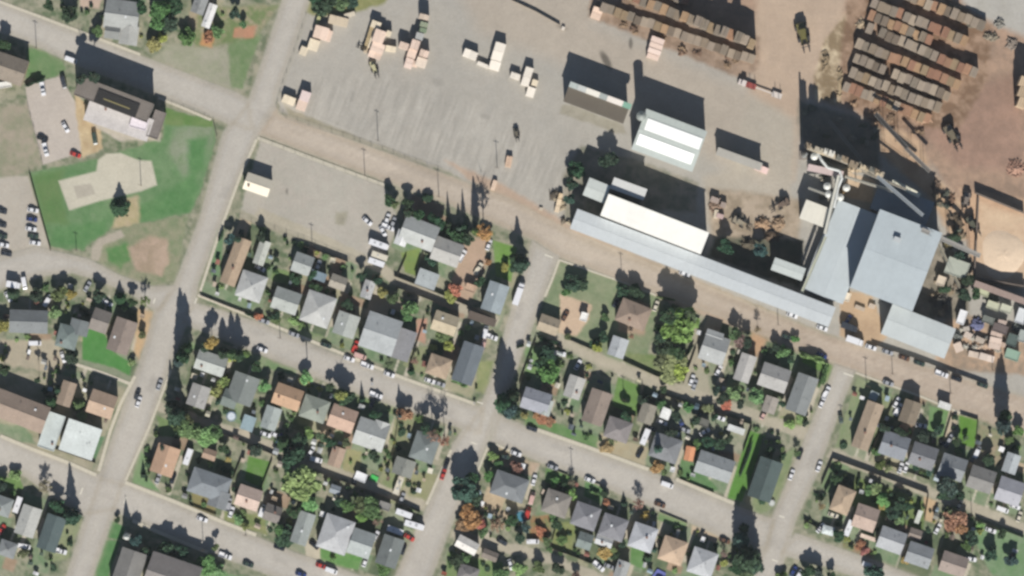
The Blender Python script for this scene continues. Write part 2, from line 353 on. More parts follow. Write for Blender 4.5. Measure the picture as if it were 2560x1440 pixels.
    # oil stains and wet spots
    for (u, v, r1, r2, a, k) in [(1515,150,9,24,-30,.35), (1577,108,5,14,0,.4), (717,478,3,8,0,.55), (852,548,10,10,0,.85), (1291,330,7,9,10,.6), (1210,290,14,6,20,.85), (1095,205,14,10,10,.86), (880,240,6,14,10,.84), (1405,68,14,5,20,.7)]:
        ar = R(a); dx = P[:, 0] - u; dy = P[:, 1] - v
        x = (dx * math.cos(ar) + dy * math.sin(ar)) / r1; y = (-dx * math.sin(ar) + dy * math.cos(ar)) / r2
        m = smooth(1.6 - np.sqrt(x * x + y * y) * 1.1)
        c *= (1 - (1 - k) * m)[:, None]
    return np.clip(c, .004, .8)

# ------------------------------------------------------------------ materials
MATS = {}
def new_mat(name):
    m = bpy.data.materials.new(name); m.use_nodes = True
    return m, m.node_tree, m.node_tree.nodes['Principled BSDF']

def ramp_mul(nt, col_socket, fac_socket, lo, hi):
    mr = nt.nodes.new('ShaderNodeMapRange'); mr.inputs[3].default_value = lo; mr.inputs[4].default_value = hi
    nt.links.new(fac_socket, mr.inputs[0])
    mx = nt.nodes.new('ShaderNodeMix'); mx.data_type = 'RGBA'; mx.blend_type = 'MULTIPLY'; mx.inputs[0].default_value = 1
    if isinstance(col_socket, tuple): mx.inputs[6].default_value = (*col_socket, 1)
    else: nt.links.new(col_socket, mx.inputs[6])
    nt.links.new(mr.outputs[0], mx.inputs[7])
    return mx.outputs[2]

def noise(nt, scale, detail=3, vec=None):
    n = nt.nodes.new('ShaderNodeTexNoise'); n.inputs['Scale'].default_value = scale; n.inputs['Detail'].default_value = detail
    if vec: nt.links.new(vec, n.inputs['Vector'])
    return n.outputs[0]

def ground_mat():
    m, nt, b = new_mat('ground_surface')
    at = nt.nodes.new('ShaderNodeAttribute'); at.attribute_name = 'soil'
    g = nt.nodes.new('ShaderNodeNewGeometry')
    c = ramp_mul(nt, at.outputs['Color'], noise(nt, 1.1, 4, g.outputs['Position']), .82, 1.18)
    c = ramp_mul(nt, c, noise(nt, .28, 3, g.outputs['Position']), .9, 1.1)
    nt.links.new(c, b.inputs['Base Color'])
    b.inputs['Roughness'].default_value = .95
    b.inputs['Specular IOR Level'].default_value = .15
    bu = nt.nodes.new('ShaderNodeBump'); bu.inputs['Strength'].default_value = .35; bu.inputs['Distance'].default_value = .08
    nt.links.new(noise(nt, 2.5, 3, g.outputs['Position']), bu.inputs['Height']); nt.links.new(bu.outputs[0], b.inputs['Normal'])
    return m
M_GROUND = ground_mat()

def mat(rgb, kind='plain', rough=.8, metal=0.0):
    """a coloured, weathered surface; kinds: plain, roof (shingle), metal (ribbed sheet), paint, glass, leaf, wood"""
    key = (tuple(int(x) for x in rgb), kind)
    if key in MATS: return MATS[key]
    m, nt, b = new_mat(kind + '_%d_%d_%d' % key[0])
    col = lin(rgb) if kind != 'leaf' else lin(rgb, 1.72)
    tc = nt.nodes.new('ShaderNodeTexCoord'); ob = tc.outputs['Object']
    g = nt.nodes.new('ShaderNodeNewGeometry'); pos = g.outputs['Position']
    if kind == 'leaf':
        c = ramp_mul(nt, col, g.outputs['Random Per Island'], .68, 1.32)
        c = ramp_mul(nt, c, noise(nt, .4, 2, pos), .7, 1.3)
        nt.links.new(c, b.inputs['Base Color']); b.inputs['Roughness'].default_value = .8; b.inputs['Specular IOR Level'].default_value = .2
        tr = nt.nodes.new('ShaderNodeBsdfTranslucent'); nt.links.new(c, tr.inputs[0])
        mx = nt.nodes.new('ShaderNodeMixShader'); mx.inputs[0].default_value = .28
        nt.links.new(b.outputs[0], mx.inputs[1]); nt.links.new(tr.outputs[0], mx.inputs[2])
        nt.links.new(mx.outputs[0], nt.nodes['Material Output'].inputs[0])
    elif kind == 'roof':
        c = ramp_mul(nt, col, noise(nt, 1.6, 4, pos), .74, 1.22)
        c = ramp_mul(nt, c, noise(nt, .22, 2, pos), .8, 1.18)
        br = nt.nodes.new('ShaderNodeTexBrick'); nt.links.new(ob, br.inputs[0]); br.inputs['Scale'].default_value = 1.2
        br.inputs['Color1'].default_value = (1, 1, 1, 1); br.inputs['Color2'].default_value = (.86, .86, .86, 1); br.inputs['Mortar'].default_value = (.7, .7, .7, 1)
        mx = nt.nodes.new('ShaderNodeMix'); mx.data_type = 'RGBA'; mx.blend_type = 'MULTIPLY'; mx.inputs[0].default_value = 1
        nt.links.new(c, mx.inputs[6]); nt.links.new(br.outputs[0], mx.inputs[7])
        nt.links.new(mx.outputs[2], b.inputs['Base Color']); b.inputs['Roughness'].default_value = .9; b.inputs['Specular IOR Level'].default_value = .2
    elif kind == 'metal':
        c = ramp_mul(nt, col, noise(nt, .12, 3, pos), .88, 1.08)
        c = ramp_mul(nt, c, noise(nt, .7, 5, pos), .9, 1.06)
        mp = nt.nodes.new('ShaderNodeMapping'); mp.inputs['Scale'].default_value = (1.6, .12, 1); nt.links.new(ob, mp.inputs[0])
        c = ramp_mul(nt, c, noise(nt, 1.0, 3, mp.outputs[0]), .96, 1.04)
        nt.links.new(c, b.inputs['Base Color']); b.inputs['Roughness'].default_value = .55; b.inputs['Specular IOR Level'].default_value = .3
    elif kind == 'paint':
        b.inputs['Base Color'].default_value = (*col, 1); b.inputs['Roughness'].default_value = .28
        b.inputs['Coat Weight'].default_value = .5; b.inputs['Coat Roughness'].default_value = .1
    elif kind == 'glass':
        b.inputs['Base Color'].default_value = (.015, .02, .025, 1); b.inputs['Roughness'].default_value = .08; b.inputs['Specular IOR Level'].default_value = .7
    elif kind == 'wood':
        mp = nt.nodes.new('ShaderNodeMapping'); mp.inputs['Scale'].default_value = (3.5, .35, 3.5); nt.links.new(ob, mp.inputs[0])
        c = ramp_mul(nt, col, noise(nt, 1.0, 3, mp.outputs[0]), .84, 1.14)
        oi = nt.nodes.new('ShaderNodeObjectInfo')
        c = ramp_mul(nt, c, oi.outputs['Random'], .86, 1.1)
        nt.links.new(c, b.inputs['Base Color']); b.inputs['Roughness'].default_value = .9
    elif kind == 'white':
        c = ramp_mul(nt, (.84, .84, .80), noise(nt, .5, 3, pos), .96, 1.0)
        nt.links.new(c, b.inputs['Base Color']); b.inputs['Roughness'].default_value = .6
    else:
        c = ramp_mul(nt, col, noise(nt, 1.2, 4, pos), .82, 1.15)
        nt.links.new(c, b.inputs['Base Color']); b.inputs['Roughness'].default_value = rough; b.inputs['Metallic'].default_value = metal
    MATS[key] = m
    return m

# ------------------------------------------------------------------ mesh builder
class MB:
    def __init__(s): s.v = []; s.f = []
    def box(s, x0, x1, y0, y1, z0, z1):
        n = len(s.v)
        s.v += [(x0,y0,z0),(x1,y0,z0),(x1,y1,z0),(x0,y1,z0),(x0,y0,z1),(x1,y0,z1),(x1,y1,z1),(x0,y1,z1)]
        s.f += [(n,n+3,n+2,n+1),(n+4,n+5,n+6,n+7),(n,n+1,n+5,n+4),(n+1,n+2,n+6,n+5),(n+2,n+3,n+7,n+6),(n+3,n,n+4,n+7)]
        return s
    def prism(s, pts, z0, z1):
        """pts counter-clockwise; z1 a number or one height per point"""
        n = len(s.v); k = len(pts)
        z1 = [z1] * k if not hasattr(z1, '__len__') else z1
        s.v += [(p[0], p[1], z0) for p in pts] + [(p[0], p[1], z) for p, z in zip(pts, z1)]
        s.f.append(tuple(range(n + k - 1, n - 1, -1))); s.f.append(tuple(range(n + k, n + 2 * k)))
        for i in range(k):
            j = (i + 1) % k
            s.f.append((n + i, n + j, n + k + j, n + k + i))
        return s
    def face(s, pts):
        n = len(s.v); s.v += [tuple(p) for p in pts]; s.f.append(tuple(range(n, n + len(pts)))); return s
    def slab(s, top, t):
        """a closed plate: top outline (ccw from above) and thickness t downwards"""
        n = len(s.v); k = len(top)
        s.v += [tuple(p) for p in top] + [(p[0], p[1], p[2] - t) for p in top]
        s.f.append(tuple(range(n, n + k))); s.f.append(tuple(range(n + 2 * k - 1, n + k - 1, -1)))
        for i in range(k):
            j = (i + 1) % k
            s.f.append((n + j, n + i, n + k + i, n + k + j))
        return s
    def cyl(s, cx, cy, z0, z1, r0, r1=None, k=10):
        r1 = r0 if r1 is None else r1
        n = len(s.v)
        for z, r in ((z0, r0), (z1, r1)):
            s.v += [(cx + r * math.cos(2 * math.pi * i / k), cy + r * math.sin(2 * math.pi * i / k), z) for i in range(k)]
        s.f.append(tuple(range(n + k - 1, n - 1, -1))); s.f.append(tuple(range(n + k, n + 2 * k)))
        for i in range(k):
            j = (i + 1) % k
            s.f.append((n + i, n + j, n + k + j, n + k + i))
        return s
    def tube(s, a, b, r0, r1=None, k=8):
        r1 = r0 if r1 is None else r1
        a = Vector(a); b = Vector(b); d = (b - a).normalized()
        x = d.orthogonal().normalized(); y = d.cross(x)
        n = len(s.v)
        for p, r in ((a, r0), (b, r1)):
            s.v += [tuple(p + (x * math.cos(2 * math.pi * i / k) + y * math.sin(2 * math.pi * i / k)) * r) for i in range(k)]
        s.f.append(tuple(range(n + k - 1, n - 1, -1))); s.f.append(tuple(range(n + k, n + 2 * k)))
        for i in range(k):
            j = (i + 1) % k
            s.f.append((n + i, n + j, n + k + j, n + k + i))
        return s
    def loft(s, secs):
        """secs: list of (x, halfwidth_bottom, halfwidth_top, z0, z1)"""
        n = len(s.v)
        for (x, hb, ht, z0, z1) in secs:
            s.v += [(x, -hb, z0), (x, hb, z0), (x, hb, (z0 + z1) / 2 + .05), (x, ht, z1), (x, -ht, z1), (x, -hb, (z0 + z1) / 2 + .05)]
        k = 6
        for i in range(len(secs) - 1):
            for j in range(k):
                a = n + i * k + j; b = n + i * k + (j + 1) % k
                s.f.append((a, b, b + k, a + k))
        s.f.append(tuple(n + k - 1 - j for j in range(k))); e = n + (len(secs) - 1) * k
        s.f.append(tuple(e + j for j in range(k)))
        return s
    def mesh(s, name):
        me = bpy.data.meshes.new(name); me.from_pydata(s.v, [], s.f); me.update(); return me

def add(name, me, m, parent=None):
    if isinstance(me, MB): me = me.mesh(name)
    o = bpy.data.objects.new(name, me); COL.objects.link(o)
    if m is not None:
        if not len(me.materials): me.materials.append(m)
        if me.materials[0] is not m:
            o.material_slots[0].link = 'OBJECT'; o.material_slots[0].material = m
    if parent: o.parent = parent
    return o

THINGS = []     # every thing with its look, category, row, plan position
def thing(name, u, v, rot=0.0, look='', cat='', row=None, group=None, z=0.0, mesh=None, m=None):
    o = bpy.data.objects.new(name, None) if mesh is None else add(name, mesh, m)
    if mesh is None:
        COL.objects.link(o); o.empty_display_size = .5
    o.location = W(u, v, z); o.rotation_euler = (0, 0, R(-rot))
    o['category'] = cat
    if group: o['group'] = group
    THINGS.append(dict(o=o, look=look, cat=cat, row=row, u=u, v=v))
    return o

def structure(name, me, m, z=0.0):
    o = add(name, me, m); o['kind'] = 'structure'; o.location.z = z
    return o
# ------------------------------------------------------------------ ground sheet
def axis(lo, hi, step, far):
    core = list(np.arange(lo, hi + .1, step))
    out = [];  x = step
    p = core[-1]
    while p < far: x *= 1.35; p += x; out.append(p)
    pre = []; x = step; p = core[0]
    while p > -far: x *= 1.35; p -= x; pre.append(p)
    return np.array(pre[::-1] + core + out)

def colour_mesh(me, P):
    c = paint(P)
    a = me.attributes.new('soil', 'FLOAT_COLOR', 'POINT')
    a.data.foreach_set('color', np.concatenate([c, np.ones((len(c), 1))], 1).astype(np.float32).ravel())

def make_ground():
    U = axis(-66, 2626, 3.2, 42000); V = axis(-66, 1506, 3.2, 42000)
    nu, nv = len(U), len(V)
    uu, vv = np.meshgrid(U, V)
    P = np.stack([uu.ravel(), vv.ravel()], 1)
    co = np.stack([(P[:, 0] - 1280) * S, (720 - P[:, 1]) * S, np.zeros(len(P))], 1)
    i = np.arange(nu - 1)[None] + np.arange(nv - 1)[:, None] * nu
    f = np.stack([i, i + nu, i + nu + 1, i + 1], -1).reshape(-1, 4)
    me = bpy.data.meshes.new('ground')
    me.vertices.add(len(co)); me.vertices.foreach_set('co', co.astype(np.float32).ravel())
    me.loops.add(f.size); me.loops.foreach_set('vertex_index', f.astype(np.int32).ravel())
    me.polygons.add(len(f)); me.polygons.foreach_set('loop_start', (np.arange(len(f)) * 4).astype(np.int32))
    me.update(); me.validate()
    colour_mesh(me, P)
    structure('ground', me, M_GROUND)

def sheet(name, poly, z, step=7):
    pts = [tuple(map(float, p)) for p in poly]
    # densify the outline
    ring = []
    for i, p in enumerate(pts):
        q = pts[(i + 1) % len(pts)]; k = max(1, int(math.dist(p, q) / step))
        ring += [(p[0] + (q[0] - p[0]) * j / k, p[1] + (q[1] - p[1]) * j / k) for j in range(k)]
    a = np.array(pts); gx, gy = np.meshgrid(np.arange(a[:, 0].min(), a[:, 0].max(), step), np.arange(a[:, 1].min(), a[:, 1].max(), step))
    Q = np.stack([gx.ravel(), gy.ravel()], 1)
    Q = Q[poly_sd(Q, pts) > step * .5]
    allp = [Vector(p) for p in ring] + [Vector(p) for p in Q]
    n = len(ring)
    vs, es, fs, *_ = delaunay_2d_cdt(allp, [(i, (i + 1) % n) for i in range(n)], [list(range(n))], 1, 1e-4)
    P = np.array([tuple(v) for v in vs])
    me = bpy.data.meshes.new(name)
    fl = []
    for f in fs:
        A, B, C = (P[f[0]], P[f[1]], P[f[2]])
        area = (B[0]-A[0])*(C[1]-A[1]) - (B[1]-A[1])*(C[0]-A[0])
        fl.append(tuple(f) if area < 0 else tuple(f[::-1]))
    me.from_pydata([((p[0]-1280)*S, (720-p[1])*S, 0) for p in P], [], fl); me.update()
    colour_mesh(me, P)
    return structure(name, me, M_GROUND, z)

def make_roads():
    for i, (nm, poly) in enumerate(ROADS): sheet(nm, poly, .03 + .008 * i)
    for i, (pts, w) in enumerate(ALLEYS): sheet('alley', ribbon(pts, w), .012 + .002 * i, 8)
    m = mat((204,196,176), 'plain')
    for i, (pts, w) in enumerate(WALKS):
        # concrete slabs with open joints, laid as one raised footway each
        mb = MB()
        L = []
        for a, b in zip(pts[:-1], pts[1:]):
            k = max(1, round(math.dist(a, b) / 11))
            L += [(a[0] + (b[0]-a[0]) * j / k, a[1] + (b[1]-a[1]) * j / k) for j in range(k)]
        L.append(pts[-1])
        for a, b in zip(L[:-1], L[1:]):
            A, B = W(*a), W(*b); d = (B - A).normalized(); n = Vector((-d.y, d.x, 0)) * (w * S / 2)
            A = A + d * .02; B = B - d * .02; zz = .145 + random.uniform(-.008, .008)
            mb.prism([tuple((A - n)[:2]), tuple((B - n)[:2]), tuple((B + n)[:2]), tuple((A + n)[:2])], .0, zz)
        structure('pavement', mb.mesh('pavement'), m, .0)
    mw = mat((222,216,200), 'plain')
    for (u, v, ln, rot) in [(1372,640,22,22), (1200,1007,16,20), (489,752,15,110), (312,1250,18,110), (203,1228,18,110), (2122,937,26,20), (1185,1108,16,20), (385,752,14,110), (1955,1292,14,20), (1938,1402,16,20)]:
        mb = MB().box(-ln * S / 2, ln * S / 2, -.28, .28, 0, .012)
        o = structure('road_marking', mb.mesh('road_marking'), mw, .125); o.location = W(u, v, .125); o.rotation_euler.z = R(-rot)

# ------------------------------------------------------------------ houses
def wall_mesh(w, d, h, kind, rise):
    mb = MB(); a, b = w / 2, d / 2
    if kind == 'gx':
        for_ = [(-b, 0), (b, 0), (b, h), (0, h + rise), (-b, h)]
        n = 0
        mb.v = [(-a, y, z) for y, z in for_] + [(a, y, z) for y, z in for_]
    elif kind == 'gy':
        for_ = [(-a, 0), (a, 0), (a, h), (0, h + rise), (-a, h)]
        mb.v = [(x, b, z) for x, z in for_] + [(x, -b, z) for x, z in for_]
    else:
        return mb.box(-a, a, -b, b, 0, h)
    mb.f = [(4, 3, 2, 1, 0), (5, 6, 7, 8, 9)] + [(i, (i + 1) % 5, 5 + (i + 1) % 5, 5 + i) for i in range(5)]
    return mb

def roof_mesh(w, d, h, kind, rise, ov=.35, t=.16, ribs=0):
    mb = MB(); a, b = w / 2 + ov, d / 2 + ov
    if kind in ('gx', 'gy'):
        if kind == 'gx':
            k = rise / (d / 2); e = h - k * ov; r = h + rise
            P1 = [(-a, -b, e + t), (a, -b, e + t), (a, 0, r + t), (-a, 0, r + t)]
            P2 = [(a, b, e + t), (-a, b, e + t), (-a, 0, r + t), (a, 0, r + t)]
        else:
            k = rise / (w / 2); e = h - k * ov; r = h + rise
            P1 = [(-a, b, e + t), (-a, -b, e + t), (0, -b, r + t), (0, b, r + t)]
            P2 = [(a, -b, e + t), (a, b, e + t), (0, b, r + t), (0, -b, r + t)]
        mb.slab(P1, t); mb.slab(P2, t)
        if kind == 'gx': mb.box(-a, a, -.12, .12, r + t - .06, r + t + .05)
        else: mb.box(-.12, .12, -b, b, r + t - .06, r + t + .05)
        if ribs:                                    # standing seams
            L = a if kind == 'gx' else b
            n = int(2 * L / ribs)
            for i in range(1, n):
                p = -L + i * 2 * L / n
                if kind == 'gx':
                    for s in (-1, 1): mb.slab([(p-.05, s*b, e+t+.045), (p+.05, s*b, e+t+.045), (p+.05, 0, r+t+.045), (p-.05, 0, r+t+.045)][::(1 if s < 0 else -1)], .06)
                else:
                    for s in (-1, 1): mb.slab([(s*a, p-.05, e+t+.07), (0, p-.05, r+t+.07), (0, p+.05, r+t+.07), (s*a, p+.05, e+t+.07)][::(-1 if s > 0 else 1)][::-1], .06)
    elif kind == 'hip':
        e = h; r = h + rise
        if w >= d:
            q = a - b
            A, B, C, D = (-a,-b,e+t), (a,-b,e+t), (a,b,e+t), (-a,b,e+t); E, F = (-q,0,r+t), (q,0,r+t)
            for f in ([A, B, F, E], [B, C, F], [C, D, E, F], [D, A, E]): mb.slab(f if len(set(f)) > 2 else f, t)
        else:
            q = b - a
            A, B, C, D = (-a,-b,e+t), (a,-b,e+t), (a,b,e+t), (-a,b,e+t); E, F = (0,-q,r+t), (0,q,r+t)
            for f in ([A, B, E], [B, C, F, E], [C, D, F], [D, A, E, F]): mb.slab(f, t)
    elif kind == 'flat':
        mb.box(-a, a, -b, b, h, h + .25)
        for (x0, x1, y0, y1) in ((-a, a, -b, -b+.25), (-a, a, b-.25, b), (-a, -a+.25, -b+.25, b-.25), (a-.25, a, -b+.25, b-.25)): mb.box(x0, x1, y0, y1, h + .25, h + .5)
    elif kind == 'shed':                             # one slope falling to the south
        mb.slab([(-a, -b, h + t), (a, -b, h + t), (a, b, h + rise + t), (-a, b, h + rise + t)], t)
        if ribs:
            n = int(2 * a / ribs)
            for i in range(1, n):
                p = -a + i * 2 * a / n
                mb.slab([(p-.05, -b, h+t+.045), (p+.05, -b, h+t+.045), (p+.05, b, h+rise+t+.045), (p-.05, b, h+rise+t+.045)], .06)
    return mb

WINDOW = MB().box(-.6, .6, -.05, .05, 0, 1.1).mesh('window')
DOOR = MB().box(-.48, .48, -.05, .05, 0, 2.05).mesh('door')
VENT = MB().cyl(0, 0, -.1, .45, .16, .16, 8).mesh('vent')
CHIM = MB().box(-.35, .35, -.35, .35, -.6, .8).box(-.42, .42, -.42, .42, .8, .9).mesh('chimney')
SKY = MB().box(-.4, .4, -.5, .5, -.1, .15).mesh('skylight')
WALLC = [(206,198,180), (188,184,172), (170,160,140), (214,208,196), (160,164,158), (178,150,122), (140,146,150)]
HOUSES = []
rnd = random.Random(11)

def house(u, v, w, d, kind, rgb, h=3.0, look='', row=None, rot=19.5, pitch=None, wing=None, rgb2=None, name='house', cat='house', rk='roof', bits=True, ribs=0, group=None, light=None):
    if pitch is None: pitch = 21 if kind != 'hip' else 19
    if rk == 'roof' and bits: h = h + 1.0
    if rk == 'roof' and rgb[0] - rgb[2] > 24 and kind != 'flat':
        m_ = sum(rgb) / 3; rgb = tuple(m_ + (x - m_) * .72 + 4 for x in rgb)
    W_, D_ = w * S, d * S
    root = thing(name, u, v, rot, look, cat, row, group)
    ww, dd = W_ - .7, D_ - .7
    rise = math.tan(R(pitch)) * {'gx': dd / 2, 'gy': ww / 2, 'hip': min(W_, D_) / 2, 'flat': 0, 'shed': dd}[kind]
    wm = mat(rnd.choice(WALLC) if rk == 'roof' else (176, 180, 176), 'plain')
    add('wall', wall_mesh(ww, dd, h, kind, rise), wm, root)
    rf = add('roof', roof_mesh(ww, dd, h, kind, rise, ribs=ribs), mat(rgb, rk), root)
    tops = [(0, 0, W_, D_, kind, rise, h)]
    for wg in (wing or []):
        (wx, wy, w2, d2, k2, rgb2) = wg
        w2 *= S; d2 *= S
        r2 = math.tan(R(pitch)) * {'gx': d2 / 2, 'gy': w2 / 2, 'hip': min(w2, d2) / 2, 'flat': 0, 'shed': d2}[k2]
        mb = wall_mesh(w2, d2, h - .25, k2, r2); mr = roof_mesh(w2, d2, h - .25, k2, r2)
        for q in (mb, mr): q.v = [(x + wx * S, y - wy * S, z) for x, y, z in q.v]
        add('wall', mb, wm, root); add('roof', mr, mat(rgb2 or rgb, rk), root)
    if bits:
        dark = mat((58, 62, 64), 'glass')
        for (x, y, a) in ((-ww * .25, -dd / 2, 0), (ww * .28, -dd / 2, 0), (ww * .2, dd / 2, 0), (-ww / 2, dd * .15, 90), (ww / 2, -dd * .1, 90)):
            o = add('window', WINDOW, dark, root); o.location = (x, y, min(1.0, h - 1.4)); o.rotation_euler.z = R(a)
        o = add('door', DOOR, mat(rnd.choice([(120,70,50), (210,205,195), (70,90,84)]), 'plain'), root); o.location = (ww * .04, -dd / 2, .05)
        # vents, a chimney
        for i in range(rnd.choice([1, 2, 2, 3])):
            x = rnd.uniform(-.34, .34) * ww; y = rnd.uniform(-.34, .34) * dd
            z = h + rise * {'gx': 1 - abs(y) / (dd / 2), 'gy': 1 - abs(x) / (ww / 2), 'hip': max(0, 1 - max(abs(x) - max(0, (W_ - D_) / 2), abs(y) - max(0, (D_ - W_) / 2)) / (min(W_, D_) / 2)), 'flat': 0, 'shed': (y + dd / 2) / dd}[kind] + .14
            nm, me, c = rnd.choice([('vent', VENT, (150,152,150)), ('vent', VENT, (70,70,72)), ('chimney', CHIM, (140,104,88)), ('skylight', SKY, (225,228,228))]) if i == 0 else ('vent', VENT, (96,98,98))
            o = add(nm, me, mat(c, 'plain'), rf); o.location = (x, y, z)
    HOUSES.append((u, v, w, d, rot, root))
    return root

# ------------------------------------------------------------------ vehicles (metres, nose towards +x)
def car_parts(L, Wd, H, kind):
    a = L / 2; w = Wd / 2
    P = {}
    if kind == 'car':
        P['body'] = MB().loft([(-a, w*.82, w*.72, .38, .72), (-a+.18, w*.97, w*.86, .26, .92), (-a*.5, w, w*.88, .24, .96), (a*.3, w, w*.88, .24, .94), (a*.75, w*.98, w*.84, .25, .86), (a-.1, w*.86, w*.7, .32, .72), (a, w*.7, w*.6, .4, .6)])
        P['windows'] = MB().loft([(-a*.82, w*.82, w*.72, .86, .95), (-a*.52, w*.84, w*.68, .86, H-.04), (a*.05, w*.84, w*.68, .86, H-.04), (a*.46, w*.82, w*.74, .86, .95)])
        P['cabin_roof'] = MB().loft([(-a*.56, w*.66, w*.56, H-.10, H-.03), (-a*.25, w*.70, w*.62, H-.1, H), (a*.08, w*.68, w*.58, H-.10, H-.02)])
    elif kind == 'pickup':
        P['body'] = MB().loft([(-a, w*.94, w*.92, .45, .62), (-a+.05, w, w*.98, .35, .64), (-a*.02, w, w*.96, .32, .66), (-a*.02+.01, w, w*.93, .32, 1.12), (a*.55, w, w*.9, .32, 1.08), (a*.95, w*.94, w*.82, .36, .98), (a, w*.86, w*.76, .5, .8)])
        P['bed_side'] = MB().box(-a, -a*.02, -w, -w+.12, .6, 1.1).box(-a, -a*.02, w-.12, w, .6, 1.1).box(-a, -a+.1, -w+.13, w-.13, .6, 1.1)
        P['windows'] = MB().loft([(-a*.02, w*.84, w*.76, 1.0, H-.1), (a*.1, w*.86, w*.74, 1.0, H-.03), (a*.3, w*.86, w*.74, 1.0, H-.05), (a*.55, w*.84, w*.78, 1.0, 1.1)])
        P['cabin_roof'] = MB().loft([(0, w*.72, w*.66, H-.1, H-.02), (a*.15, w*.74, w*.68, H-.1, H), (a*.3, w*.72, w*.64, H-.1, H-.02)])
    elif kind == 'van':
        P['body'] = MB().loft([(-a, w*.95, w*.86, .35, H-.08), (-a+.2, w, w*.88, .28, H), (a*.35, w, w*.88, .28, H), (a*.5, w, w*.86, .28, H-.1), (a*.78, w*.97, w*.8, .28, 1.05), (a, w*.86, w*.7, .4, .82)])
        P['windscreen'] = MB().slab([(a*.53, -w*.74, H-.12), (a*.77, -w*.74, 1.12), (a*.77, w*.74, 1.12), (a*.53, w*.74, H-.12)], .06)
    elif kind == 'motorhome':
        P['body'] = MB().box(-a, a*.72, -w, w, .5, H).box(a*.72, a*.86, -w*.96, w*.96, 1.9, H-.15)
        P['cab'] = MB().loft([(a*.72, w*.9, w*.8, .4, 1.9), (a*.8, w*.9, w*.78, .4, 1.85), (a*.92, w*.88, w*.74, .4, 1.2), (a, w*.78, w*.66, .5, 1.0)])
        P['roof_vent'] = MB().box(-a*.5, -a*.5+.7, -.4, .3, H, H+.22)
        P['air_conditioner'] = MB().box(a*.1, a*.1+.9, -.45, .45, H, H+.28)
    elif kind == 'trailer':
        P['body'] = MB().box(-a, a, -w, w, .6, H)
        P['roof_vent'] = MB().box(-a*.3, -a*.3+.6, -.3, .3, H, H+.18)
        P['drawbar'] = MB().box(a, a+1.1, -.08, .08, .5, .62)
    elif kind == 'truck':
        P['body'] = MB().box(-a, a*.5, -w, w, .95, H)
        P['cab'] = MB().loft([(a*.54, w*.95, w*.86, .5, H*.86), (a*.85, w*.95, w*.84, .5, H*.84), (a, w*.92, w*.84, .5, 1.3)])
    for k in P: P[k] = P[k].mesh(k)
    wh = MB().tube((0, -.12, 0), (0, .12, 0), .34, .34, 10).mesh('wheel')
    return P, wh
VK = {'car': (4.5, 1.8, 1.45), 'pickup': (5.4, 1.95, 1.8), 'van': (5.0, 1.95, 1.9), 'motorhome': (8.0, 2.4, 3.0), 'trailer': (6.6, 2.3, 2.7), 'truck': (9.5, 2.5, 3.4)}
VMESH = {k: car_parts(*VK[k], k) for k in VK}
VNAME = {'car': 'car', 'pickup': 'pickup_truck', 'van': 'van', 'motorhome': 'motorhome', 'trailer': 'trailer', 'truck': 'truck'}
VCAT = {'car': 'car', 'pickup': 'pickup truck', 'van': 'van', 'motorhome': 'motorhome', 'trailer': 'trailer', 'truck': 'truck'}
CN = {'w': ('white', (236,236,238)), 's': ('silver', (170,172,176)), 'd': ('dark grey', (62,66,72)), 'k': ('black', (36,38,42)), 'r': ('red', (196,70,60)), 'b': ('blue', (50,66,120)),
      'g': ('dark green', (62,78,68)), 'n': ('brown', (112,84,66)), 'c': ('cream', (222,214,194)), 'p': ('pale pink', (214,176,166)), 'o': ('orange', (246,150,100)), 't': ('tan', (188,166,136))}
VEH = []
GROUND_Z = .11
def vehicle(u, v, rot, kind='car', c='w', row=None, extra='', scale=1.0, lscale=1.0):
    P, wh = VMESH[kind]; L, Wd, H = VK[kind]
    root = thing(VNAME[kind], u, v, rot, (extra + ' ' if extra else '') + CN[c][0] + ' ' + VCAT[kind], VCAT[kind], row, z=0.02)
    root.location.z = .03
    root.scale = (scale * lscale, scale, scale)
    col = mat(CN[c][1], 'paint'); gl = mat((30,30,30), 'glass'); blk = mat((40,40,42), 'plain'); gy = mat((190,192,192), 'plain')
    for nm, me in P.items():
        add(nm, me, gl if nm in ('windows', 'windscreen') else gy if nm in ('roof_vent', 'air_conditioner') else blk if nm == 'drawbar' else col, root)
    xs = (-.31, .31) if kind not in ('trailer',) else (-.06, .08)
    for x in xs:
        for y in (-1, 1):
            o = add('wheel', wh, blk, root); o.location = (x * L, y * (Wd / 2 - .1), .33 - (.0 if kind not in ('x',) else 0))
    if kind == 'pickup' : pass
    VEH.append((u, v))
    return root

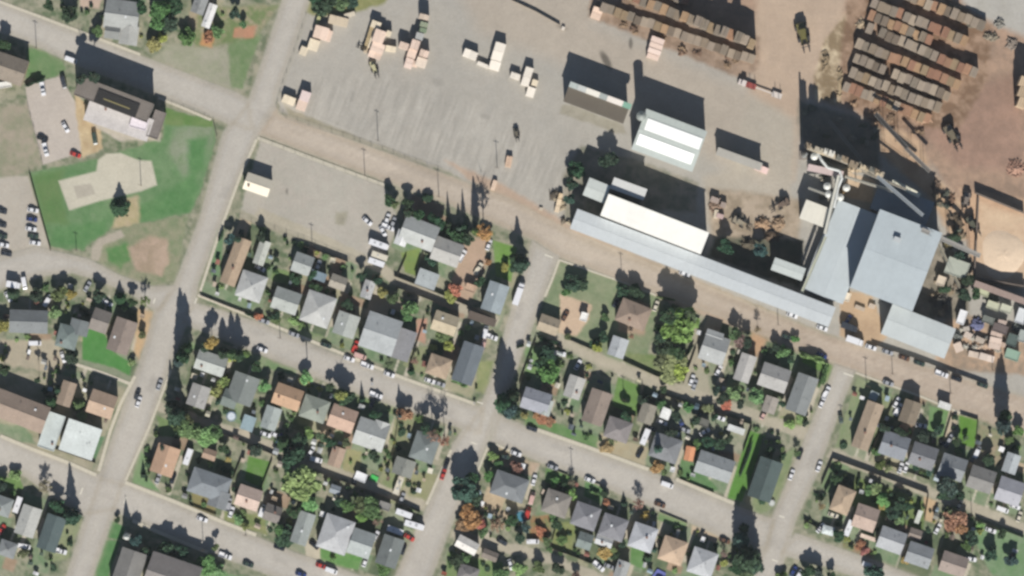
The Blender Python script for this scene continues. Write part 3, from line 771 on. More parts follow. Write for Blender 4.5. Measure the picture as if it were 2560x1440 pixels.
# ------------------------------------------------------------------ trees
def leaf_mesh(kind, seed, n=900):
    rg = np.random.default_rng(seed)
    if kind == 'round':
        k = 20
        cen = rg.normal(size=(k, 3)); cen /= np.linalg.norm(cen, axis=1)[:, None]
        cen *= (rg.uniform(.25, .82, (k, 1))); cen[:, 2] *= .8
        rr = rg.uniform(.2, .42, k)
        idx = rg.integers(0, k, n)
        p = rg.normal(size=(n, 3)); p /= np.linalg.norm(p, axis=1)[:, None]
        p = cen[idx] + p * (rr[idx] * rg.uniform(.55, 1.05, n) ** .5)[:, None]
        s = rg.uniform(.07, .15, n)
    elif kind == 'shrub':
        k = 9
        cen = rg.uniform(-.62, .62, (k, 3)); cen[:, 2] = rg.uniform(-.2, .3, k)
        idx = rg.integers(0, k, n); p = rg.normal(size=(n, 3)); p /= np.linalg.norm(p, axis=1)[:, None]
        p = cen[idx] + p * rg.uniform(.15, .42, (n, 1)); s = rg.uniform(.1, .2, n)
    elif kind == 'cone':                                  # z from 0 to 1, radius 1 at the base, whorled
        t = rg.uniform(0, 1, n) ** 1.25
        layer = np.floor(t * 11) / 11
        edge = (1 - layer) * (1 - .55 * (t - layer) * 11 * .6)
        a = rg.uniform(0, 2 * math.pi, n)
        lobes = 1 + .22 * np.sin(a * 5 + layer * 31 + seed)
        r = edge * lobes * rg.uniform(.35, 1.0, n) ** .5
        p = np.stack([np.cos(a) * r, np.sin(a) * r, t], 1); s = rg.uniform(.09, .17, n) * (1 - .55 * t)
    elif kind == 'column':                                # poplar: z 0..1, narrow flame
        t = rg.uniform(0, 1, n); env = np.minimum(1, t * 6) ** .6 * (1 - t ** 2.4) ** .8
        a = rg.uniform(0, 2 * math.pi, n); lobes = 1 + .28 * np.sin(a * 4 + t * 17 + seed)
        r = env * lobes * rg.uniform(.2, 1, n) ** .5
        p = np.stack([np.cos(a) * r, np.sin(a) * r, t], 1); s = rg.uniform(.1, .2, n)
    elif kind == 'bare':
        k = 30
        cen = rg.normal(size=(k, 3)); cen /= np.linalg.norm(cen, axis=1)[:, None]; cen *= rg.uniform(.4, .95, (k, 1))
        idx = rg.integers(0, k, n); p = cen[idx] + rg.normal(size=(n, 3)) * .1; s = rg.uniform(.04, .09, n)
    nz = rg.normal(size=(n, 3)); nz /= np.linalg.norm(nz, axis=1)[:, None]
    nz[:, 2] = np.abs(nz[:, 2]) + .25; nz /= np.linalg.norm(nz, axis=1)[:, None]
    ax = np.cross(nz, rg.normal(size=(n, 3))); ax /= np.linalg.norm(ax, axis=1)[:, None]; ay = np.cross(nz, ax)
    zf = np.array([1, 1, 1.0])
    if kind in ('cone', 'column'): zf = np.array([1, 1, .22])
    s = s[:, None]
    q = [p + (ax * a + ay * b) * s * zf for a, b in ((-1, -.7), (.9, -1), (1, .8), (-.7, 1))]
    v = np.stack(q, 1).reshape(-1, 3)
    me = bpy.data.meshes.new('crown')
    me.from_pydata([tuple(x) for x in v], [], [(4*i, 4*i+1, 4*i+2, 4*i+3) for i in range(n)]); me.update()
    return me
CROWN = {'round': [leaf_mesh('round', i, 1500) for i in range(5)], 'shrub': [leaf_mesh('shrub', 30 + i, 420) for i in range(4)], 'cone': [leaf_mesh('cone', 60 + i, 1300) for i in range(3)],
         'column': [leaf_mesh('column', 80 + i, 1300) for i in range(3)], 'bare': [leaf_mesh('bare', 90 + i, 520) for i in range(2)]}
def trunk_mesh(kind):
    mb = MB()
    if kind in ('round', 'bare'):
        mb.tube((0, 0, 0), (.02, .01, .55), .07, .045)
        rg = random.Random(5)
        for i in range(9 if kind == 'bare' else 6):
            a = i * 2.4; z = .4 + .04 * i
            mid = (math.cos(a) * .3, math.sin(a) * .3, z + .25)
            mb.tube((.02, .01, z - .05), mid, .032, .018, 5); mb.tube(mid, (math.cos(a + .5) * .62, math.sin(a + .5) * .62, z + .38), .018, .006, 5)
    else: mb.tube((0, 0, 0), (0, 0, .97), .03, .006, 6)
    return mb.mesh('trunk')
TRUNK = {k: trunk_mesh(k) for k in ('round', 'bare', 'cone')}
TC = {'green': ('green', (94,122,80)), 'dark': ('dark green', (60,82,62)), 'light': ('light green', (128,152,100)), 'yellow': ('yellow-green', (146,152,90)), 'gold': ('golden', (166,146,96)), 'orange': ('orange', (152,118,92)),
      'olive': ('olive', (96,114,74)), 'lime': ('light green', (100,124,78)), 'brown': ('brown thin-leaved', (142,120,100)), 'blue': ('blue-green', (70,92,84)), 'rust': ('rusty orange', (170,118,98))}
TREES = []
def tree(u, v, r, kind='round', c='green', h=None, row=None, look=None):
    """r plan radius, h height in metres"""
    r = r * 1.1; rm = r * S
    if h and kind == 'round': h = h * 1.1
    if h is None: h = {'round': rm * 2.1, 'bare': rm * 2.6, 'cone': 10, 'column': 14}.get(kind, 2)
    cn = TC[c]
    big = 'large' if r >= 30 else 'small' if r <= 13 else ''
    nm = {'round': 'broadleaf_tree', 'bare': 'sparse_tree', 'cone': 'conifer', 'column': 'poplar_tree'}[kind]
    word = {'round': 'tree', 'bare': 'sparse tree', 'cone': 'pointed conifer', 'column': 'tall slender tree'}[kind]
    root = thing(nm, u, v, rnd.uniform(0, 360), look or (big + ' ' + cn[0] + ' ' + word).strip(), 'tree', row)
    cr = add('crown', CROWN[kind][rnd.randrange(len(CROWN[kind]))], mat(tuple(min(255, int(x * rnd.choice([.94, 1, 1.06]))) for x in cn[1]), 'leaf'), root)
    if kind in ('round', 'bare'):
        hz = min(rm * .95, h * .5); cr.scale = (rm, rm, hz); cr.location.z = h - hz
        tk = add('trunk', TRUNK[kind], mat((110,92,76), 'wood'), root); tk.scale = (rm, rm, max(.6, h - hz) / .62)
    else:
        cr.scale = (rm, rm, h * .95); cr.location.z = h * .05
        tk = add('trunk', TRUNK['cone'], mat((96,80,66), 'wood'), root); tk.scale = (h * .12 * 3, h * .12 * 3, h)
    TREES.append((u, v, r))
    return root

def shrub(u, v, rx, ry=None, c='green', h=1.6, rot=19.5, name='shrub', row=None, look=None):
    ry = ry or rx; cn = TC[c]
    o = thing(name, u, v, rot, look or (cn[0] + ' ' + name), name, row, mesh=CROWN['shrub'][rnd.randrange(4)], m=mat(cn[1], 'leaf'))
    o.scale = (rx * S, ry * S, h / 1.0); o.location.z = h * .5
    TREES.append((u, v, max(rx, ry)))
    return o

# ------------------------------------------------------------------ stacks of sawn timber
def bundle_mesh(w, d, h, seed, layer=1.25, boards=7, along='y'):
    """a bundle stack seen end to end: boards on top lie along the long side"""
    rg = random.Random(seed); mb = MB()
    n = max(1, round(h / layer)); lh = h / n
    for i in range(n):
        z0 = i * lh; off = rg.uniform(-.06, .06)
        mb.box(-w/2 + off, w/2 + off, -d/2, d/2, z0 + (.1 if i else .05), z0 + lh - .03)
        for y in (-d * .3, d * .3): mb.box(-w/2, w/2, y - .06, y + .06, z0, z0 + (.1 if i else .05))
    k = boards
    for j in range(k):
        x0 = -w/2 + w * j / k + .015; x1 = -w/2 + w * (j + 1) / k - .015
        e = rg.uniform(0, .12)
        mb.box(x0, x1, -d/2 + e, d/2 - rg.uniform(0, .12), h - .03, h + rg.choice([.02, .04, .07]))
    return mb.mesh('bundle')

def stack(u, v, w, d, rot, h, n=1, axis='x', rgb=(238,216,194), row='yard', look='', name='timber_stack', cat='timber stack', group='stacks of pale sawn timber in the yard'):
    """n bundles side by side along local x or y"""
    root = thing(name, u, v, rot, look or 'pale sawn timber stack', cat, row, group)
    w *= S; d *= S
    for i in range(n):
        f = (i + .5) / n - .5
        hh = h * rnd.choice([1, 1, 1, .86]) if n > 2 else h
        if axis == 'x': me = bundle_mesh(w / n - .06, d, hh, rnd.random()); loc = (f * w, 0, 0)
        else: me = bundle_mesh(w, d / n - .06, hh, rnd.random()); loc = (0, f * d, 0)
        o = add('bundle', me, mat(rgb, 'wood'), root); o.location = loc
    return root
random.seed(4)

ROW = {
 'N': 'row at the north-west corner', 'P': 'group beside the car park', 'C1': 'row below the gravel lot', 'D1': 'west row above central street', 'D2': 'west row below central street',
 'F1': 'row above bottom street', 'SW': 'south-west corner group', 'WL': 'group around the bright lawn', 'G1': 'row below the mill road', 'G2': 'east row above central street',
 'I1': 'east row below central street', 'J1': 'row north of the east alley', 'K1': 'row south of the east alley',
}
# ------------------------------------------------------------------ mill buildings
LG = (203, 208, 204)
def mill(u, v, w, d, kind, rgb, h, look, rot=21, pitch=4, ribs=2.0, name='mill_shed', cat='industrial building', **k):
    return house(u, v, w, d, kind, rgb, h, look, None, rot, pitch, name=name, cat=cat, rk='metal', bits=False, ribs=ribs, **k)
M1 = mill(1756, 670, 690, 53, 'gx', (204,209,210), 8.2, 'long low light grey mill roof running beside the road', rot=20.9, pitch=3)
M2 = mill(1635, 561, 268, 58, 'shed', (255,253,244), 13, 'bright white raised mill roof standing on the long low one', rot=21.2, pitch=4)
M2.children[1].material_slots[0].material = mat((255,253,244), 'white')
M3 = mill(1491, 477, 57, 47, 'gx', (206,211,205), 10.5, 'small square grey shed at the north-west end of the mill', rot=22, pitch=3)
M4 = mill(1571, 473, 88, 30, 'shed', (212,212,208), 10, 'narrow pale lean-to roof north of the bright white mill roof', rot=20, pitch=4)
M5 = mill(1672, 352, 162, 108, 'gx', (196,203,196), 10.5, 'pale shed with two bright white strips along its roof', rot=20.5, pitch=5)
for (dx, dy, w, d) in ((4, 18, 146, 30), (-2, -24, 146, 28)):
    mb = MB().box(-w*S/2, w*S/2, -d*S/2, d*S/2, 0, .25)
    o = add('roof_panel', mb, mat((255,255,252), 'white'), M5); yy = dy * S
    o.location = (dx * S, yy, 10.5 + math.tan(R(5)) * (54 * S - abs(yy)) + .12); o.rotation_euler.x = R(5) * (-1 if yy > 0 else 1)
o = thing('silo', 1602, 292, 0, 'tall cylindrical silo at the corner of the shed with white roof strips', 'silo')
add('body', MB().cyl(0, 0, 0, 16.5, 1.9, 1.9, 16), mat((176,180,172), 'metal'), o); add('cap', MB().cyl(0, 0, 16.5, 17.6, 2.0, .3, 16), mat((150,156,150), 'metal'), o)
M6 = mill(1490, 262, 160, 44, 'shed', (106,98,86), 8.0, 'dark brown open-sided shed with a bright strip along its north edge', rot=20.5, pitch=3, ribs=1.5)
for i, (x0, x1, c) in enumerate([(-80,-58,(188,196,190)), (-58,-36,(206,208,202)), (-36,0,(246,240,226)), (0,20,(176,182,176)), (20,62,(248,238,226)), (62,84,(140,182,160))]):
    add('ridge_panel', MB().box(x0*S+.03, x1*S-.03, 17*S, 31*S, 8.3, 9.7), mat(c, 'metal'), M6)
M7 = mill(1847, 398, 118, 20, 'shed', (180,176,166), 6.0, 'long thin pale lean-to alone in the middle of the yard', rot=20, pitch=3)
M8 = mill(2035, 534, 64, 50, 'shed', (228,223,208), 8, 'square cream shed west of the conveyor', rot=21, pitch=3)
M9 = mill(2100, 630, 104, 240, 'gy', (198,206,208), 6.0, 'long pale shed running north to south beside the biggest roof', rot=21, pitch=2, ribs=0)
M10 = mill(1969, 673, 82, 33, 'gx', (204,210,205), 8.5, 'small pale shed between the long mill roof and the yard', rot=20, pitch=3)
M11 = mill(2234, 651, 166, 208, 'gx', (188,197,200), 19, 'largest light grey mill roof standing high over its neighbours', rot=21, pitch=2, ribs=4, wing=None)
M12 = mill(2293, 828, 170, 80, 'gx', (200,206,205), 9.5, 'light grey lower wing south of the largest mill roof', rot=21.5, pitch=3, ribs=3)
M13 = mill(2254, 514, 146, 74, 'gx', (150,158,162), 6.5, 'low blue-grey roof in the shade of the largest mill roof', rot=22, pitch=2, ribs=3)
o = thing('roof_box', 2236, 600, 21, 'small vent house on the north half of the largest roof', 'roof vent', z=19.6)
add('body', MB().box(-1.2, 1.2, -.8, .8, 0, 1.3), mat((170,176,176), 'metal'), o); add('lid', MB().box(-1.4, 1.4, -1, 1, 1.3, 1.42), mat((196,200,200), 'metal'), o)
M15 = mill(2108, 402, 208, 15, 'gx', (176,166,148), 13.5, 'tall narrow sorting line building under the ducts', rot=21, pitch=6, ribs=0)
rk = random.Random(3)
for i in range(17):  # roof clutter, added with uneven heights to make the cast shadow jagged
    x = (-98 + i * 12 + rk.uniform(-3, 3)) * S; y = rk.uniform(-4, 4) * S; w_ = rk.uniform(.7, 1.9); d_ = rk.uniform(.6, 1.3); hh = rk.choice([.8, 1.2, 1.8, 3.0, 4.6, 6.0])
    add('added_roof_unit', MB().box(x - w_, x + w_, y - d_, y + d_, 13.6, 14.1 + hh).cyl(x + w_ * .4, y, 14.1 + hh, 15.2 + hh, .3, .3, 8), mat(rk.choice([(206,190,162),(186,176,156),(120,118,108),(224,220,208),(150,134,112)]), 'metal'), M15)
add('roof_panel', MB().box(6*S, 74*S, -5*S, 5*S, 14.0, 14.5), mat((216,204,180), 'metal'), M15)
M16 = mill(2262, 472, 78, 13, 'shed', (232,228,206), 9, 'narrow bright roof strip north-east of the blue-grey roof', rot=28, pitch=6, ribs=0)
M17 = mill(2392, 670, 56, 42, 'flat', (178,182,168), 4, 'small flat grey-green roof east of the largest mill roof', rot=20)
M18 = mill(2352, 702, 22, 24, 'flat', (220,204,182), 4, 'small cream box roof south of the grey-green one', rot=20)
M19 = mill(2062, 428, 90, 17, 'shed', (206,186,182), 7, 'thin pinkish roof at the foot of the tall sorting building', rot=12, pitch=3)
M20 = mill(2500, 732, 140, 16, 'shed', (160,140,130), 6, 'thin brown roof along the south side of the sawdust yard', rot=20, pitch=4)
M21 = mill(2116, 742, 18, 22, 'flat', (240,226,204), 4, 'tiny cream roof between the pale shed and the wing', rot=20)
for (u, v, w, d, rgb, h, lk) in [(2482,764,32,20,(196,196,170),3.5,'greenish cream container nearest the brown roof'), (2515,772,30,20,(204,204,182),3.5,'greenish cream container beside its twin'), (2552,790,24,38,(222,224,224),4,'white flat-roofed box at the east edge'),
    (2404,793,20,36,(240,240,240),3.5,'white box upright among the scrap'), (2500,822,38,22,(112,100,96),3.5,'dark brown flat roof over the scrap'), (2530,887,36,26,(150,176,156),3.5,'pale green flat roof by the road'),
    (2470,800,30,18,(120,124,116),3.5,'dull grey container under the cream ones'), (2530,850,26,30,(90,104,98),3.5,'dark green flat roof above the pale green one'), (2452,730,40,16,(190,192,160),3.5,'long pale container beside the sawdust yard wall'), (2555,840,20,30,(170,176,170),3.5,'grey container at the east edge')]:
    house(u, v, w, d, 'flat', rgb, h, lk, None, 19, name='container', cat='container', rk='metal', bits=False)
    
o = thing('smoke_stack', 2010, 388, 0, 'very tall thin smoke stack at the west end of the sorting building', 'smoke stack')
add('body', MB().cyl(0, 0, 0, 26, 1.3, .35, 14), mat((150,152,148), 'metal'), o); add('base', MB().box(-1.8, 1.8, -1.8, 1.8, 0, 2), mat((140,130,120), 'plain'), o)
# sawdust yard: pile and bunker walls
pm = MB(); rg = random.Random(8); ring = [(0, 0, 1.3)]
n = 28; lv = 7
for j in range(1, lv + 1):
    for i in range(n):
        a = 2 * math.pi * i / n; rr = j / lv
        z = 1.3 * (1 - rr) ** .8 + rg.uniform(-.14, .14) * (j < lv)
        rad = 8.6 * rr * (1 + .08 * math.sin(3 * a + 1) + .02 * rg.uniform(-1, 1))
        ring.append((math.cos(a) * rad, math.sin(a) * rad * 1.15, max(0, z)))
pm.v = ring
pm.f = [(0, 1 + i, 1 + (i + 1) % n) for i in range(n)] + [(1 + (j-1)*n + i, 1 + j*n + i, 1 + j*n + (i+1) % n, 1 + (j-1)*n + (i+1) % n) for j in range(1, lv) for i in range(n)]
me = pm.mesh('sawdust_pile'); me.polygons.foreach_set('use_smooth', [True] * len(me.polygons))
thing('sawdust_pile', 2508, 636, 0, 'big pale cone of sawdust inside the walled yard', 'sawdust pile', mesh=me, m=mat((226,202,174), 'plain'))
for (a, b, h, lk) in [((2438,482),(2560,532),3.6,'dark wall along the north side of the sawdust yard'), ((2446,492),(2436,694),2.6,'wall along the west side of the sawdust yard'), ((2438,694),(2560,716),4.0,'wall along the south side of the sawdust yard')]:
    A, B = W(*a), W(*b); L = (B - A).length
    o = thing('bunker_wall', (a[0]+b[0])/2, (a[1]+b[1])/2, math.degrees(math.atan2(b[1]-a[1], b[0]-a[0])), lk, 'wall')
    k = max(3, int(L / 3))
    for i in range(k): add('wall_panel', MB().box(-L/2 + i*L/k + .03, -L/2 + (i+1)*L/k - .03, -.3, .3, 0, h + rnd.uniform(-.15, .15)), mat((112,100,90), 'plain'), o)

# conveyors and ducts
def conveyor(a, b, za, zb, w, rgb, look, name='conveyor', cat='conveyor'):
    A, B = W(*a, za), W(*b, zb); L = (B - A).length; d = (B - A) / L
    o = thing(name, *a, 0, look, cat, z=0)
    o.location = W(*a, 0)
    side = Vector((-d.y, d.x, 0)).normalized() * w / 2; o0 = W(*a, 0)
    def P(t, s, dz): return tuple(A + d * (L * t) + side * s + Vector((0, 0, dz)) - o0)
    add('belt', MB().slab([P(0, -1, 0), P(1, -1, 0), P(1, 1, 0), P(0, 1, 0)], .3), mat(rgb, 'metal'), o)
    mb = MB()
    for s in (-1, 1): mb.tube(P(0, s, .6), P(1, s, .6), .07, .07, 5)
    add('handrail', mb, mat((150,154,150), 'plain'), o)
    n = max(2, int(L / 9))
    for i in range(n):
        t = (i + .5) / n; p = Vector(P(t, 0, -.3)); 
        mb = MB()
        for s in (-1, 1):
            q = Vector(P(t, s, -.3)); mb.tube((q.x, q.y, 0), tuple(q), .12, .12, 6)
        add('trestle', mb, mat((120,124,120), 'plain'), o)
conveyor((2186,285), (2262,372), 9, 15, 1.6, (92,88,84), 'dark conveyor rising towards the tall sorting building from the log rows')
conveyor((2262,372), (2322,430), 10, 9, 1.4, (110,104,98), 'dark conveyor leading east past the tall sorting building')
conveyor((2186,442), (2300,540), 20, 20.5, 1.3, (150,156,160), 'grey conveyor crossing above the blue-grey roof')
conveyor((2296,575), (2448,640), 21, 8, 1.8, (150,146,140), 'grey conveyor bridging from the largest roof to the sawdust yard')
conveyor((2070,300), (2150,400), 3, 10, 1.2, (130,124,112), 'dusty conveyor climbing out of the dark shade to the sorting building')
conveyor((2110,442), (2230,480), 9, 12, 1.0, (190,184,168), 'pale conveyor running east from the dust hoppers')
conveyor((2150,430), (2262,474), 15, 10, .9, (150,140,124), 'thin brown conveyor along the sorting building')
conveyor((2020,470), (2098,500), 5, 9, .9, (176,172,160), 'short pale conveyor above the cream shed')
conveyor((2340,600), (2400,720), 5, 3, 1.0, (140,132,112), 'low conveyor running south past the small grey-green roof')
conveyor((2060,585), (2094,440), 10, 12, 1.3, (206,204,192), 'pale conveyor along the cream shed')
conveyor((1998,742), (2062,592), 7, 10, 1.0, (190,192,170), 'thin pale conveyor on the west edge of the long pale shed')
def duct(pts, r, look):
    o = thing('duct', pts[0][0], pts[0][1], 0, look, 'pipe'); o0 = W(pts[0][0], pts[0][1])
    P = [tuple(W(u, v, z) - o0) for u, v, z in pts]
    mb = MB()
    for a, b in zip(P[:-1], P[1:]): mb.tube(a, b, r, r, 9)
    add('pipe', mb, mat((222,224,220), 'metal'), o)
    mb = MB()
    for p in P[1::2]: mb.tube((p[0], p[1], 0), p, .1, .1, 5)
    add('support', mb, mat((140,144,140), 'plain'), o)
duct([(2043,384,10),(2050,400,11),(2066,420,11),(2096,428,11.5),(2102,446,11.5),(2092,470,11),(2086,500,11),(2082,520,10.5)], .55, 'white curved duct bending round by the cyclones')
duct([(2036,378,9),(2048,372,9.5),(2064,378,9.5),(2076,394,9)], .4, 'short white curved duct above the long one')
duct([(2070,560,9),(2052,600,8),(2035,640,8),(2016,690,8)], .3, 'thin white pipe along the long pale shed')
for i, (u, v, lk) in enumerate([(2034,392,'round white dust hopper at the duct end'), (2070,486,'grey dust hopper west of the long duct'), (2114,470,'pale dust hopper east of the long duct'), (2098,494,'lower pale dust hopper east of the long duct'), (2066,466,'upper grey dust hopper west of the long duct')]):
    o = thing('dust_hopper', u, v, 0, lk, 'hopper')
    add('body', MB().cyl(0, 0, 3, 9, 1.3, 1.5, 14), mat((206,206,196), 'metal'), o); add('cone', MB().cyl(0, 0, 1.2, 3, .3, 1.3, 14), mat((190,190,182), 'metal'), o)
    add('cap', MB().cyl(0, 0, 9, 9.8, 1.5, .3, 14), mat((228,228,220), 'metal'), o)
    mb = MB()
    for x, y in ((-1,-1),(1,-1),(1,1),(-1,1)): mb.box(x-.08, x+.08, y-.08, y+.08, 0, 3)
    add('frame', mb, mat((130,130,124), 'plain'), o)

# ------------------------------------------------------------------ sawn timber stacks in the yard
PK = (240,214,194); CR = (244,228,200); WH = (250,240,224)
ST = [(846,52,48,22,13,2.6,3,'x',(230,212,184)), (803,82,36,32,16,3.4,2,'x',PK), (824,90,10,28,16,2.4,1,'x',PK), (784,112,26,28,18,2.6,2,'x',CR), (759,127,18,22,22,2.0,1,'x',CR), (795,50,9,20,22,1.6,1,'x',(206,206,150)), (874,36,28,10,-16,1.5,1,'x',(220,208,186)),
 (940,62,24,18,20,3.4,2,'x',CR), (922,92,9,66,17,2.2,2,'y',(190,170,130)), (932,92,9,58,17,2.6,2,'y',CR), (948,92,28,34,20,4.6,2,'x',PK), (944,120,32,26,20,4.2,2,'y',PK), (938,134,32,24,20,3.4,2,'x',PK), (977,122,26,15,10,2.4,2,'x',CR), (917,120,9,26,20,1.8,1,'x',(226,206,178)), (972,84,12,14,20,3.4,1,'x',CR),
 (1010,115,24,17,18,4.2,2,'x',PK), (1038,112,21,24,18,4.8,2,'x',(240,214,196)), (1030,134,22,22,18,3.4,1,'x',PK), (1022,158,19,26,18,2.6,2,'y',(242,218,202)), (1060,134,22,18,18,4.0,2,'x',PK), (1053,156,26,24,18,2.8,2,'x',(244,226,206)), (1038,160,12,16,18,1.8,1,'x',PK),
 (1060,43,24,14,15,5.0,2,'x',(214,196,176)), (1060,62,19,13,15,5.6,1,'x',(150,158,132)), (1058,76,17,11,15,5.2,1,'x',(130,146,118)), (1049,91,19,18,15,4.4,1,'x',(176,176,172)),
 (722,250,32,20,22,2.8,2,'x',CR), (763,241,24,26,19,3.4,1,'x',(226,206,200)), (754,264,24,24,19,3.2,1,'x',PK),
 (1176,136,35,21,22,3.0,2,'x',WH), (1207,162,30,10,22,2.0,1,'x',WH), (1250,118,27,22,17,3.6,1,'x',WH), (1243,140,27,24,17,3.6,1,'x',WH), (1237,164,27,23,17,3.4,1,'x',WH),
 (1288,190,24,15,20,2.6,2,'x',WH), (1321,181,20,26,18,3.2,1,'x',WH), (1314,204,20,22,18,3.2,1,'x',WH), (1337,207,15,16,18,2.2,1,'x',CR), (1327,230,20,25,18,2.4,1,'x',WH),
 (1492,33,25,30,20,2.6,2,'y',(244,214,190)), (1644,101,34,14,20,3.4,1,'x',(246,220,204)), (1640,115,34,13,20,3.4,1,'x',(240,214,196)), (1636,129,33,13,20,3.4,1,'x',(246,222,206)), (1632,142,31,12,20,3.0,1,'x',(238,212,194)),
 (1272,404,15,28,10,2.0,2,'x',(232,200,172)), (1235,463,11,26,18,1.6,1,'x',(242,214,188)), (1395,514,11,34,14,2.0,2,'y',(240,218,186)), (1401,490,10,14,14,2.4,1,'x',(236,210,172)), (1352,522,9,8,10,.8,1,'x',(220,206,184)),
 (1904,422,34,16,22,1.8,2,'x',(246,214,204)), (1408,70,8,9,20,1.0,1,'x',(230,220,206)),
 # around the mill's south-east end
 (2492,832,30,18,16,3.4,2,'x',(212,189,173)), (2487,858,30,30,12,3.6,2,'y',(223,201,184)), (2467,894,38,17,16,2.2,2,'x',(229,212,197)), (2434,886,26,15,12,2.0,2,'x',(218,200,182)), (2396,868,20,24,-20,2.2,1,'x',(219,199,182)), (2450,850,24,14,24,2.0,1,'x',(200,186,170)), (2420,838,20,16,30,2.4,1,'x',(212,196,182)), (2505,806,22,12,14,3.6,1,'x',(194,174,160)), (2416,822,16,12,-10,2.2,1,'x',(199,189,177)), (2508,862,14,12,16,2.4,1,'x',(205,181,163)),
 (1800,540,18,12,20,2.0,1,'x',(207,180,173)), (1787,500,22,14,20,2.6,1,'x',(185,167,155)), (1808,512,14,14,20,2.4,1,'x',(179,161,149)), (1790,535,10,22,10,1.6,1,'x',(220,206,182)), (2100,448,30,12,10,1.2,1,'x',(228,225,215)), (2180,765,16,12,20,1.4,1,'x',(214,196,177)), (2150,770,26,10,22,1.2,1,'x',(194,177,157))]
for s in ST:
    stack(s[0], s[1], s[2], s[3], s[4], s[5], s[6], s[7], s[8], row=None, look=('white' if s[8] == WH else 'pinkish' if s[8][0] - s[8][2] > 40 and s[8][2] > 180 else 'cream' if s[8][2] > 180 else 'dull green' if s[8][1] > s[8][0] else 'brownish') + ' timber stack')

# rows of weathered timber piles, each pile a thing of its own
def pile_mesh(w, d, h, seed):
    rg = random.Random(seed); mb = MB()
    n = 4; z = 0
    for i in range(n):                                  # layers
        z0 = h * i / n; e = rg.uniform(-.08, .08)
        mb.box(-w/2+.02, w/2-.02, -d/2 + abs(e), d/2 - abs(e) * .5, z0 + .06, h * (i + 1) / n)
    k = 4
    for j in range(k):
        x = -w/2 + w * (j + .5) / k; r = w / k * .5; y0 = -d/2 + rg.uniform(0, .35); y1 = d/2 - rg.uniform(0, .3)
        mb.box(x - r + .03, x + r - .03, y0, y1, h - .05, h + rg.uniform(.0, .16))
    for j in range(0):
        mb.tube((x, -d/2 + rg.uniform(-.15, .3), h + rg.uniform(-.12, .16)), (x + rg.uniform(-.1, .1), d/2 - rg.uniform(-.15, .3), h + rg.uniform(-.12, .16)), r, r * .92, 6)
    return mb.mesh('timber_pile')
PILES = [pile_mesh(2.25, 4.3, 3.6, i) for i in range(7)]
PCOL = [(152,138,122), (138,126,110), (164,149,131), (126,112,96), (150,134,114), (172,156,136)]
OCOL = [(168,130,102), (178,146,112), (158,118,94), (160,138,108)]
ORD = ['first','second','third','fourth','fifth','sixth','seventh','eighth','ninth','tenth','eleventh','twelfth','thirteenth','fourteenth','fifteenth','sixteenth','seventeenth','eighteenth','nineteenth','twentieth']
def pile_row(a, b, n, h, warm, phrase, group, skip=(), dscale=1.0, z=None):
    ang = math.degrees(math.atan2(b[1]-a[1], b[0]-a[0]))
    for i in range(n):
        if i in skip: continue
        t = (i + .5) / n; u = a[0] + (b[0]-a[0])*t; v = a[1] + (b[1]-a[1])*t
        jx = rnd.uniform(-1.2, 1.2); jy = rnd.uniform(-2.4, 2.4)
        warmth = rnd.random() < (warm(t) if callable(warm) else warm)
        c = rnd.choice(OCOL if warmth else PCOL)
        o = thing('timber_pile', u + jx * .4, v + jy, ang + rnd.uniform(-1.5, 1.5), '', 'timber pile', None, group, mesh=PILES[rnd.randrange(7)], m=mat(c, 'wood'))
        L = math.dist(a, b) * S / n
        o.scale = (L / 2.25 * rnd.uniform(.95, 1.0), dscale * rnd.uniform(.86, 1.0), (h(t) if callable(h) else h) / 3.6 * rnd.uniform(.8, 1.3))
        sc = o.scale
        k = n - i
        THINGS[-1]['label'] = (('tan' if warmth else 'grey') + ' timber pile, ' + (ORD[i] + ' from the west' if i < (n + 1) // 2 else ('last' if k == 1 else ORD[k-1] + ' from the east')) + ' in ' + phrase)
gE = 'weathered timber piles in the north-east rows'
P_ = ['the top cut-off row of the block', 'the first full row of the block', 'the second row of the block', 'the third row of the block', 'the fourth row of the block', 'the fifth row of the block', 'the sixth row of the block', 'the southernmost row of the block']
pile_row((2262,-14), (2462,66), 12, 3.2, .1, P_[0], gE)
pile_row((2178,6), (2418,104), 15, 3.6, lambda t: .15 + .4 * (t > .5), P_[1], gE)
pile_row((2172,38), (2330,102), 10, 3.6, .8, P_[2], gE)
pile_row((2166,66), (2442,186), 17, 3.6, lambda t: .1 + .8 * (t > .7), P_[3], gE, skip=(1,))
pile_row((2140,106), (2400,212), 16, 3.6, lambda t: .9 if .3 < t else 0, P_[4], gE)
pile_row((2134,144), (2374,242), 15, 3.6, .05, P_[5], gE, skip=(5,))
pile_row((2124,180), (2352,272), 14, 3.6, .12, P_[6], gE)
pile_row((2108,212), (2326,300), 14, 2.6, lambda t: .1 + .7 * (t > .4), P_[7], gE)
gN = 'timber piles in the two northern rows'
pile_row((1568,-14), (1886,112), 19, lambda t: 3.8 if t < .42 else 9.0, lambda t: .35, 'the tall northern row', gN)
pile_row((1502,16), (1886,152), 23, 2.6, .3, 'the lower northern row', gN, dscale=.92)
pile_row((1600,-42), (1722,4), 7, 3.4, .8, 'the short line at the top edge', gN)
for (u, v) in ((2556,206), (2553,232), (2552,258)):
    o = thing('timber_pile', u, v, 22, '', 'timber pile', None, 'timber piles at the east edge', mesh=PILES[2], m=mat((196,172,142), 'wood')); o.scale = (1.6, 1, 3.0)
    THINGS[-1]['label'] = {206:'northern', 232:'middle', 258:'southern'}[v] + ' of three tall timber piles cut by the east edge'

